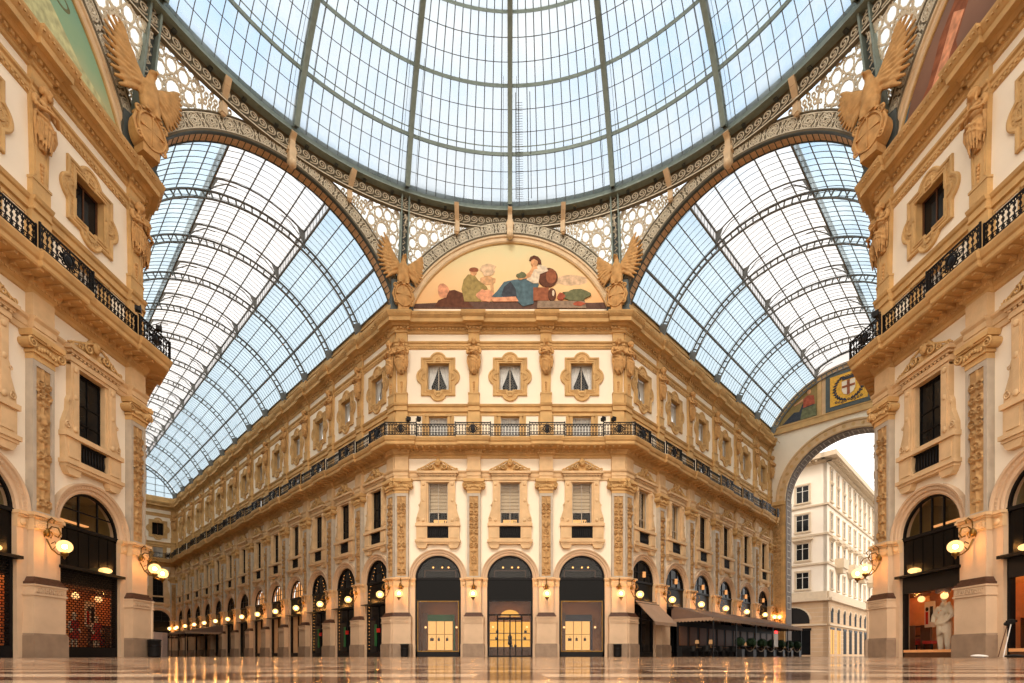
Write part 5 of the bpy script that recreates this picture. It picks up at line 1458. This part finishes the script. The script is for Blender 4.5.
def hwin(x, z0, z1, w, ang, ped):
    b = mb('bld_trim'); b.box(x-w-.18, x-w, 0, .12, z0-.1, z1+.15); b.box(x+w, x+w+.18, 0, .12, z0-.1, z1+.15); b.box(x-w-.25, x+w+.25, 0, .22, z0-.25, z0-.08); b.box(x-w-.2, x+w+.2, 0, .16, z1, z1+.22)
    if ped: b.box(x-w-.4, x+w+.4, 0, .45, z1+.35, z1+.55); b.box(x-w-.3, x+w+.3, 0, .3, z1+.2, z1+.35)
    b.mat('white').box(x-w, x-w+.07, 0, .04, z0, z1); b.box(x+w-.07, x+w, 0, .04, z0, z1); b.box(x-.04, x+.04, 0, .04, z0, z1); b.box(x-w, x+w, 0, .04, z1-.07, z1); b.box(x-w, x+w, 0, .035, z0+(z1-z0)*.66, z0+(z1-z0)*.66+.05)
    f = add(b, 'window', ang)
    b = mb('darkglass'); b.quad((x-w, -.02, z0), (x+w, -.02, z0), (x+w, -.02, z1), (x-w, -.02, z1)); o = b.build('pane', parent=f, recalc=False)
for i in range(9):
    x = 1.9+3.25*i
    for j, z in enumerate((8.7, 12.4, 16.1, 19.8)): hwin(x, z, z+2.1, .52, R45, j == 1 or (j == 0 and i % 2))
    hwin(x, 22.3, 23.8, .45, R45, False)
for j, z in enumerate((8.7, 12.4, 16.1, 19.8)):
    for x in (-2.75, -7.4, -12.0): hwin(x, z, z+2.1, .75, -R45, j == 1)
for i in range(4):                                # balconies on the street side
    x = 5.15+6.5*i; b = mb('bld_trim'); b.box(x-1.3, x+1.3, 0, 1.0, 11.5, 11.8); b.prism([(x-1.1,11.5),(x+1.1,11.5),(x+.7,10.9),(x-.7,10.9)], 0, .8); b.box(x-1.3, x+1.3, .88, 1.0, 11.8, 12.7); b.box(x-1.3, x-1.2, 0, .9, 11.8, 12.7); b.box(x+1.2, x+1.3, 0, .9, 11.8, 12.7); add(b, 'balcony', R45)
def harch(x, w, z0, z1, ang, lit):
    b = mb('black' if not lit else 'archglow'); n = 12; b.add([(x-w, -.17, z0), (x+w, -.17, z0)]+[(x+w*math.cos(PI*k/n), -.17, z1+w*.8*math.sin(PI*k/n)) for k in range(n+1)], [tuple(range(n+3))])
    b.mat('bld_trim'); b.rows([[(x-r*math.cos(PI*k/n), -p, z1+r*.8*math.sin(PI*k/n)) for k in range(n+1)] for r, p in ((w,.15),(w,.24),(w+.22,.24),(w+.22,.15))]); b.mat('iron').box(x-.04, x+.04, .17, .2, z0, z1+w*.8)
    add(b, 'arched_window', ang)
for i in range(9): harch(1.7+3.25*i, .62, 4.3, 5.7, R45, False)
harch(-3.9, 2.0, 4.2, 4.7, -R45, False); harch(-10.5, 2.0, 4.2, 4.7, -R45, False)
for i in range(9):
    b = mb('lightbox' if i in (0, 1) else 'black'); x = 1.9+3.25*i; b.box(x-.85, x+.85, .1, .17, .3, 3.4); b.mat('iron').box(x-.95, x+.95, .1, .2, 3.4, 3.7); b.box(x-.05, x+.05, .17, .2, .3, 3.4); add(b, 'shop_window', R45)
for i in (0, 1):
    b = mb('darkglass'); x = -3.8-6.5*i; b.box(x-2, x+2, .1, .17, .2, 3.3); b.mat('iron').box(x-2.1, x+2.1, .1, .22, 3.3, 3.6); add(b, 'shop_window', -R45)
tag(t, 'cream six-storey town house with balconies seen through the end arch', 'building')
t2 = thing('office_block'); t2.location = (66, 92, 0); t2.rotation_euler = (0, 0, R45)
b = mb('grey'); b.box(0, 14, -6, 0, 0, 22); b.build('wall', parent=t2)
for z in range(6):
    b = mb('darkglass'); b.box(.6, 13.4, 0, .05, 2+3.3*z, 3.9+3.3*z); b.build('window_band', parent=t2)
tag(t2, 'grey office block farther down the street behind the town house', 'building')

# ------------------------------------------------------------------ floor
m, nt, out = newmat('polished_marble_mosaic'); M['floor'] = m
bs = nt.nodes.new('ShaderNodeBsdfPrincipled'); tc = nt.nodes.new('ShaderNodeTexCoord')
sp = nt.nodes.new('ShaderNodeSeparateXYZ'); nt.links.new(tc.outputs['Object'], sp.inputs[0])
wv = nt.nodes.new('ShaderNodeTexBrick'); wv.inputs['Scale'].default_value = .55; wv.inputs['Mortar Size'].default_value = .06
wv.inputs['Color1'].default_value = lin((206, 176, 146)); wv.inputs['Color2'].default_value = lin((176, 138, 106)); wv.inputs['Mortar'].default_value = lin((92, 62, 48))
nt.links.new(tc.outputs['Object'], wv.inputs['Vector'])
ns = nt.nodes.new('ShaderNodeTexNoise'); ns.inputs['Scale'].default_value = 1.1; ns.inputs['Detail'].default_value = 4
nt.links.new(tc.outputs['Object'], ns.inputs['Vector'])
mr = nt.nodes.new('ShaderNodeMapRange'); mr.inputs[1].default_value = .3; mr.inputs[2].default_value = .7; mr.inputs[3].default_value = .07; mr.inputs[4].default_value = .2
nt.links.new(ns.outputs['Fac'], mr.inputs[0]); nt.links.new(mr.outputs[0], bs.inputs['Roughness'])
nt.links.new(wv.outputs['Color'], bs.inputs['Base Color']); bs.inputs['Specular IOR Level'].default_value = .5
bp = nt.nodes.new('ShaderNodeBump'); bp.inputs['Strength'].default_value = .12; bp.inputs['Distance'].default_value = .01
n2 = nt.nodes.new('ShaderNodeTexNoise'); n2.inputs['Scale'].default_value = 1.6; nt.links.new(tc.outputs['Object'], n2.inputs['Vector'])
nt.links.new(n2.outputs['Fac'], bp.inputs['Height']); nt.links.new(bp.outputs['Normal'], bs.inputs['Normal'])
nt.links.new(bs.outputs[0], out.inputs[0])
b = mb('floor'); b.quad((-70,-60,0),(45,-60,0),(45,92,0),(-70,92,0)); o = b.build('floor', recalc=False); tag(o, 'polished cream and brown marble floor', 'floor', kind='structure')

# ------------------------------------------------------------------ awnings and cafe terrace on the right arcade wall
t = thing('shop_awning'); setfr(t, FR['RA'], 2.55)
b = mb('awning'); b.quad((-1.5,-.3,4.05),(1.5,-.3,4.05),(1.6,-1.9,2.45),(-1.6,-1.9,2.45)); b.quad((-1.5,-.3,4.01),(1.5,-.3,4.01),(1.6,-1.9,2.41),(-1.6,-1.9,2.41))
b.quad((-1.6,-1.9,2.45),(1.6,-1.9,2.45),(1.6,-1.9,2.22),(-1.6,-1.9,2.22)); b.build('canvas', parent=t, recalc=False)
b = mb('iron'); 
for s in (-1, 1): b.beam((s*1.5,-.2,2.8),(s*1.55,-1.88,2.44),.04,.04); b.beam((s*1.5,-.1,4.0),(s*1.5,-.3,4.05),.06,.06)
b.beam((-1.5,-.28,4.05),(1.5,-.28,4.05),.1,.1); b.build('folding_arm', parent=t); tag(t, 'small taupe shop awning in the first bay of right arcade', 'awning')
def big_awning(key, u0, u1, p1, h0, h1, label, posts):
    t = thing('terrace_awning'); setfr(t, FR[key])
    b = mb('awning2'); 
    b.quad((u0,-.3,h0),(u1,-.3,h0),(u1,-p1,h1),(u0,-p1,h1)); b.quad((u0,-.3,h0-.05),(u1,-.3,h0-.05),(u1,-p1,h1-.05),(u0,-p1,h1-.05))
    for u in (u0, u1): b.add([(u,-.3,h0),(u,-p1,h1),(u,-.3,h1)], [(0,1,2)])
    n = int((u1-u0)/.3)
    def val(pa, pb, n):
        for k in range(n):
            a = Vector(pa).lerp(Vector(pb), k/n); c = Vector(pa).lerp(Vector(pb), (k+1)/n); m_ = (a+c)/2
            b.add([tuple(a), tuple(c), (c.x, c.y, c.z-.2), (m_.x, m_.y, m_.z-.3), (a.x, a.y, a.z-.2)], [(0,1,2,3,4)])
    b.mat('awning'); val((u0,-p1,h1), (u1,-p1,h1), n); val((u0,-.3,h1), (u0,-p1,h1), int(p1/.3)); val((u1,-.3,h1), (u1,-p1,h1), int(p1/.3)); b.build('canvas', parent=t, recalc=False)
    for i in range(posts):
        b = mb('iron'); u = u0+.15+(u1-u0-.3)*i/(posts-1); b.box(u-.04, u+.04, p1-.12, p1-.04, 0, h1); b.build('post', parent=t)
    b = mb('iron'); b.beam((u0,-p1+.08,h1-.04),(u1,-p1+.08,h1-.04),.08,.08); b.build('front_rail', parent=t)
    tag(t, label, 'awning'); return t
big_awning('RA', 6.4, 28.2, 3.65, 4.0, 2.95, 'long dark canvas awning over the cafe terrace', 6)
big_awning('LA', -48.5, -38.2, 4.4, 3.9, 2.95, 'distant dark canvas awning in the left arcade', 4)
# chairs, tables, lamps, planters
def chair():
    t = thing('cafe_chair')
    b = mb('black'); b.box(-.24, .24, -.24, .24, .42, .5); b.build('seat', parent=t)
    b = mb('black'); b.rows([[(.26*math.sin(a), .24*math.cos(a)+.02, z) for a in np.linspace(-1.3, 1.3, 9)] for z in (.5, .7, .88)]); b.build('backrest', parent=t)
    for sx in (-1, 1):
        for sy in (-1, 1): b = mb('black'); b.tube([(sx*.2, sy*.2, .42), (sx*.23, sy*.23, 0)], .018, 5); b.build('leg', parent=t)
    return t
def table():
    t = thing('cafe_table'); b = mb('wood'); b.lathe([(0,.74),(.36,.74),(.36,.71),(0,.71)], (0,0,0), 20); b.build('tabletop', parent=t)
    b = mb('black'); b.lathe([(.03,.71),(.03,.05),(.22,.02),(.22,0)], (0,0,0), 14); b.build('pedestal', parent=t); return t
def tlamp():
    t = thing('table_lamp'); b = mb('brass'); b.lathe([(.09,0),(.09,.03),(.02,.06),(.02,.35)], (0,0,0), 12); b.build('base', parent=t)
    b = mb('shade'); b.lathe([(.16,.3),(.11,.58)], (0,0,0), 16); b.build('lamp_shade', parent=t); return t
def topiary():
    t = thing('potted_topiary'); b = mb('pot'); b.prism([(-.26,0),(.26,0),(.33,.62),(-.33,.62)], -.28, .28); b.build('planter', parent=t)
    b = MB(); b.mat('leaf'); rg = random.Random(3)
    b.ell((0,0,1.22), (.36,.36,.36), nu=14, nv=10)
    for k in range(420):
        z = rg.uniform(-1, 1); a = rg.uniform(0, 2*PI); r = math.sqrt(1-z*z); c = Vector((r*math.cos(a), r*math.sin(a), z)); q = c*.36+Vector((0,0,1.22)); e = c.orthogonal().normalized()*.05; f = c.cross(e).normalized()*.05; tip = c*.07
        b.add([tuple(q-e), tuple(q+e), tuple(q+f+tip)], [(0,1,2)])
    b.build('foliage', parent=t); b = mb('wood'); b.tube([(0,0,.6),(0,0,.95)], .035, 6); b.build('stem', parent=t); return t
t = thing('terrace_screen'); setfr(t, FR['RA'])
b = mb('black'); b.box(6.5, 28.1, .7, .8, 0, 2.9); b.build('backing', parent=t)
for i in range(12):
    b = mb('wood'); b.box(6.7+1.78*i, 8.0+1.78*i, .8, .84, .9, 2.4); b.build('wood_panel', parent=t)
b = mb('black'); b.box(6.5, 28.1, .8, 1.15, 0, .8); b.build('banquette', parent=t); tag(t, 'dark panelled screen and banquette behind the cafe tables', 'screen')
PCH, PTB, PTL, PTP = chair(), table(), tlamp(), topiary()
fr = FR['RA']
for i in range(7):
    place(PTP, fr, 12.2+2.55*i, 'clipped ball topiary in dark planter, %s along the terrace edge' % ORD[i], 'potted plant', 'topiaries along the terrace', p=3.35)
k = 0
for i in range(8):
    u = 8.0+2.55*i
    for j, p in enumerate((1.65, 2.75)):
        place(PTB, fr, u, 'round cafe table under the awning, %s %s row from the near end' % (ORD[i], ['wall-side', 'front'][j]), 'table', 'cafe tables on the terrace', p=p)
        for s in (-1, 1):
            place(PCH, fr, u+s*.62, 'black cafe chair on the %s side of the %s %s table' % (['near', 'far'][s > 0], ORD[i], ['wall-side', 'front'][j]), 'chair', 'cafe chairs on the terrace', p=p, rot=-s*PI/2)
        if i in (0, 1, 4) and j == 0 or (i == 0 and j == 1): place(PTL, fr, u, 'shaded lamp on the %s %s cafe table' % (ORD[i], ['wall-side', 'front'][j]), 'lamp', 'table lamps on the terrace', p=p, h=.74)
t = thing('rope_barrier'); setfr(t, fr)
for i in range(6):
    b = mb('brass'); u0, u1 = 12.2+2.55*i, 14.75+2.55*i; b.tube([(u0+(u1-u0)*q/10, -3.7, .95-.5*math.sin(PI*q/10)) for q in range(11)], .02, 5); b.build('rope', parent=t)
tag(t, 'ropes sagging between the terrace planters', 'rope')
t = thing('menu_stand'); b = mb('white'); b.box(-.45, .45, 0, .06, .9, 2.1); b.build('board', parent=t); b = mb('iron'); b.box(-.03, .03, 0, .05, 0, .9); b.box(-.3, .3, -.15, .2, 0, .04); b.build('stand', parent=t)
b = mb('red_led'); b.box(-.3, .3, 0, .08, 2.14, 2.34); b.build('red_light', parent=t); setfr(t, fr, 19.2, 3.9); tag(t, 'white menu board topped by a red light at the terrace', 'sign')
# white covered stand at far left
b = mb('pink'); b.prism([(-1.0,0),(1.0,0),(1.0,2.9),(-.1,3.0),(-.9,2.6)], -.5, .5); b.prism([(-.7,.0),(.8,.0),(.7,1.6),(-.4,1.7)], .5, .62); o = b.build('sheeted_stand'); o.location = (-43.3, 62.5, 0); tag(o, 'pale pink sheeted stand beyond the left corner bin', 'stand')
# bins
def make_bin():
    t = thing('litter_bin'); b = mb('black'); b.lathe([(0,0),(.24,0),(.27,.1),(.27,.78),(.3,.8),(.3,.86),(.24,.88)], (0,0,0), 20); b.build('body', parent=t); b = mb('iron'); b.lathe([(.27,.5),(.285,.52),(.285,.56),(.27,.58)], (0,0,0), 20); b.build('band', parent=t); return t
BIN = make_bin()
place(BIN, FR['C'], -7.2, 'dark litter bin by the central facade left pier', 'bin', 'litter bins', p=.95)
place(BIN, FR['C'], 7.35, 'dark litter bin by the central facade right pier', 'bin', 'litter bins', p=.95)
place(BIN, FR['L'], 7.75, 'large dark litter bin beside the near left corner pier', 'bin', 'litter bins', p=.95)
# broom and dustpan
t = thing('broom'); setfr(t, FR['R'], -1.15-.0, .5); 
b = mb('white'); b.tube([(.1,-.15,.02),(-.05,.28,1.25)], .018, 6); b.build('handle', parent=t); b = mb('black'); b.ell((-.06,.29,1.3), (.17,.06,.11)); b.box(-.22, .12, -.34, -.24, 1.28, 1.36); b.build('brush_head', parent=t); tag(t, 'broom leaning head-up against the near right pier', 'broom')
t = thing('broom'); setfr(t, FR['R'], -1.3, .5)
b = mb('wood'); b.tube([(0,-.1,.02),(-.05,.28,1.2)], .016, 6); b.build('handle', parent=t); b = mb('black'); b.ell((-.06,.28,1.24), (.13,.05,.08)); b.build('brush_head', parent=t); tag(t, 'wooden-handled brush leaning behind the white broom', 'broom')
b = mb('white'); b.ell((0,0,.06), (.25,.2,.06)); b.ell((.15,.05,.05), (.16,.14,.05)); o = b.build('cleaning_cloth'); setfr(o, FR['R'], -1.55, 1.1); tag(o, 'crumpled white cloth on the floor by the brooms', 'cloth')
b = mb('black'); b.ell((0,0,.06), (.3,.2,.06)); b.ell((-.2,.0,.05), (.2,.14,.05)); o = b.build('cleaning_rag'); setfr(o, FR['R'], -.75, .5); tag(o, 'black rag on the floor beside the brooms', 'cloth')
# floodlights on the railings
def flood():
    t = thing('floodlight'); b = mb('black'); b.box(-.12, .12, -.1, .1, .06, .26); b.box(-.15, .15, .1, .14, .05, .3); b.build('housing', parent=t); b = mb('iron'); b.tube([(-.18,0,.2),(-.18,0,0),(.18,0,0),(.18,0,.2)], .015, 5); b.build('yoke', parent=t); return t
FL = flood()
for key, u, lab in (('C', -6.9, 'central railing near its left corner'), ('C', -6.2, 'central railing inside its left corner'), ('C', 6.3, 'central railing inside its right corner'), ('C', 7.0, 'central railing near its right corner'),
                    ('L', 6.2, 'left railing before its corner'), ('L', 7.6, 'left railing at its corner'), ('R', -6.6, 'right railing before its corner')):
    place(FL, FR[key], u, 'black floodlight clamped on the ' + lab, 'floodlight', 'floodlights on the railings', p=1.25, h=15.93, rot=.5)
# shop mannequins and furniture
def mannequin():
    t = thing('mannequin'); b = MB()
    b.ell((0,0,1.68), (.09,.1,.13)); b.tube([(0,0,1.6),(0,0,1.45)], .05, 8); b.ell((0,0,1.3), (.19,.11,.22)); b.ell((0,0,1.02), (.16,.11,.18))
    for s in (-1, 1): b.tube([(s*.2,0,1.42),(s*.26,.03,1.15),(s*.24,-.08,.9)], [.055,.045,.03], 8); b.tube([(s*.09,0,1.0),(s*.1,0,.55),(s*.11,0,.08)], [.09,.06,.04], 8)
    fuse(b, 'body', 'poster', .02, 2, t); b = mb('red'); b.lathe([(.2,.62),(.17,.9),(.14,1.05),(.2,1.3),(.17,1.45)], (0,0,0), 14); b.build('dress', parent=t)
    b = mb('black'); b.lathe([(.2,0),(.2,.03),(0,.04)], (0,0,0), 14); b.build('base', parent=t); return t
MAN = mannequin()
def stool():
    t = thing('shop_stool'); b = mb('red'); b.box(-.25, .25, -.25, .25, .45, .6); b.build('seat', parent=t)
    for sx in (-1, 1):
        for sy in (-1, 1): b = mb('black'); b.box(sx*.2-.02, sx*.2+.02, sy*.2-.02, sy*.2+.02, 0, .45); b.build('leg', parent=t)
    return t
ST = stool()
place(MAN, FR['L'], BC+.3, 'red-dressed mannequin behind the grille of the near left shop, nearer one', 'mannequin', 'shop mannequins', p=-.95, h=.2)
place(MAN, FR['L'], BC+2.2, 'red-dressed mannequin deep in the near left shop beyond the lamp', 'mannequin', 'shop mannequins', p=-1.5, h=.2)
place(ST, FR['R'], -BC-4.1, 'red stool in the near right shop under the far poster', 'stool', 'red shop stools', p=-2.3, h=.2)
place(ST, FR['R'], -BC-2.35, 'red stool in the near right shop beneath the near poster', 'stool', 'red shop stools', p=-2.0, h=.2)
b = MB(); rg = random.Random(12)
b.ell((0,0,2.15), (.12,.12,.16)); b.tube([(0,0,2.1),(0,0,1.85)], .07, 8); b.ell((0,0,1.65), (.26,.18,.3)); b.ell((0,0,1.3), (.3,.22,.3))
for s in (-1, 1): b.tube([(s*.24,0,1.8),(s*.42,-.05,1.45),(s*.34,-.2,1.2)], [.09,.09,.05], 8); b.tube([(s*.14,0,1.2),(s*.17,0,.6),(s*.16,0,.05)], [.17,.13,.08], 8)
for k in range(46):
    z = rg.uniform(.75, 1.9); a = rg.uniform(-PI, 0); r = .26 if z > 1.1 else .2
    b.ell((r*math.cos(a), r*.8*math.sin(a), z), (.08,.07,.1), None, 6, 5)
o = thing('dressed_figure'); fuse(b, 'body', 'poster', .03, 1, o)
b = MB()
for k in range(14): a = rg.uniform(0, 2*PI); b.ell((.28*math.cos(a), .12*math.sin(a), 2.5+rg.uniform(-.08,.12)), (.13,.1,.1), None, 8, 6)
M['plume'] = surf('lilac_plume', (150, 140, 158), .8, var=.1); fuse(b, 'feather_headdress', 'plume', .03, 1, o)
b = mb('orange'); b.ell((.05,-.2,1.55), (.1,.05,.12), None, 8, 6); b.ell((-.12,-.18,1.2), (.08,.05,.14), None, 8, 6); b.build('dress_patch', parent=o)
setfr(o, FR['R'], -BC-.45, -1.0, .2); o.scale = (1.15, 1.15, 1.15); tag(o, 'cream dressed shop figure with lilac headdress inside the near right shop', 'mannequin')

# remaining prototypes that were never placed
for o in list(bpy.data.objects):
    if o.parent is None and o.location.length == 0 and o.name.startswith(('arched_shopfront', 'window_1')) and 'category' not in o:
        for c in list(o.children_recursive): bpy.data.objects.remove(c)
        bpy.data.objects.remove(o)

# ------------------------------------------------------------------ sky, sun, camera
w = bpy.data.worlds.new('sky'); sc.world = w; w.use_nodes = True; nt = w.node_tree; nt.nodes.clear()
out = nt.nodes.new('ShaderNodeOutputWorld'); bg = nt.nodes.new('ShaderNodeBackground')
tc = nt.nodes.new('ShaderNodeTexCoord'); mp = nt.nodes.new('ShaderNodeMapping'); mp.inputs['Scale'].default_value = (1.6, 1.6, 2.6)
ns = nt.nodes.new('ShaderNodeTexNoise'); ns.inputs['Scale'].default_value = 1.7; ns.inputs['Detail'].default_value = 7; ns.inputs['Roughness'].default_value = .55
cr = nt.nodes.new('ShaderNodeValToRGB'); e = cr.color_ramp.elements
e[0].position = .40; e[0].color = (.60, .80, 1.0, 1); e[1].position = .58; e[1].color = (1.0, .97, .93, 1)
nt.links.new(tc.outputs['Generated'], mp.inputs[0]); nt.links.new(mp.outputs[0], ns.inputs['Vector']); nt.links.new(ns.outputs['Fac'], cr.inputs[0])
gm = nt.nodes.new('ShaderNodeMix'); gm.data_type = 'RGBA'; gm.inputs[7].default_value = (.16, .14, .12, 1)
# warm fill added to the sky behind the viewer to light the facades
sp = nt.nodes.new('ShaderNodeSeparateXYZ'); nt.links.new(tc.outputs['Generated'], sp.inputs[0])
mr = nt.nodes.new('ShaderNodeMapRange'); mr.inputs[1].default_value = .25; mr.inputs[2].default_value = -.7; mr.inputs[3].default_value = 0; mr.inputs[4].default_value = 1
nt.links.new(sp.outputs['Y'], mr.inputs[0])
mx = nt.nodes.new('ShaderNodeMix'); mx.data_type = 'RGBA'; mx.inputs[7].default_value = (1.55, 1.34, 1.10, 1)
gz = nt.nodes.new('ShaderNodeMapRange'); gz.inputs[1].default_value = .02; gz.inputs[2].default_value = -.06; nt.links.new(sp.outputs['Z'], gz.inputs[0]); nt.links.new(gz.outputs[0], gm.inputs[0])
hz = nt.nodes.new('ShaderNodeMapRange'); hz.inputs[1].default_value = .75; hz.inputs[2].default_value = .45; hz.inputs[3].default_value = 0; hz.inputs[4].default_value = 1
nt.links.new(sp.outputs['Z'], hz.inputs[0]); hm = nt.nodes.new('ShaderNodeMix'); hm.data_type = 'RGBA'; hm.inputs[7].default_value = (1.0, .97, .93, 1)
nt.links.new(hz.outputs[0], hm.inputs[0]); nt.links.new(cr.outputs[0], hm.inputs[6])
nt.links.new(mr.outputs[0], mx.inputs[0]); nt.links.new(hm.outputs[2], mx.inputs[6]); nt.links.new(mx.outputs[2], gm.inputs[6]); nt.links.new(gm.outputs[2], bg.inputs[0])
bg.inputs[1].default_value = SKY = 1.62
nt.links.new(bg.outputs[0], out.inputs[0])
sun = bpy.data.lights.new('sun', 'SUN'); sun.energy = 1.2; sun.angle = math.radians(14); sun.color = (1, .9, .76)
so = bpy.data.objects.new('sun', sun); COL.objects.link(so); so.rotation_euler = (math.radians(46), 0, math.radians(-9))

cam = bpy.data.cameras.new('camera'); co = bpy.data.objects.new('camera', cam); COL.objects.link(co)
co.location = (0, 0, .06); co.rotation_euler = (PI/2, 0, 0); cam.sensor_width = 36; cam.lens = 510/1024*36
cam.shift_x = 2/1024; cam.shift_y = 314.5/1024; cam.clip_start = .02; cam.clip_end = 500
sc.camera = co
vs = sc.view_settings; vs.view_transform = 'Standard'; vs.look = 'None'; vs.gamma = 1; vs.exposure = .14; vs.use_curve_mapping = False
cy_ = sc.cycles; cy_.max_bounces = 6; cy_.transparent_max_bounces = 16; cy_.diffuse_bounces = 3; cy_.glossy_bounces = 3; cy_.use_denoising = True; cy_.caustics_reflective = False; cy_.caustics_refractive = False; cy_.sample_clamp_indirect = 6
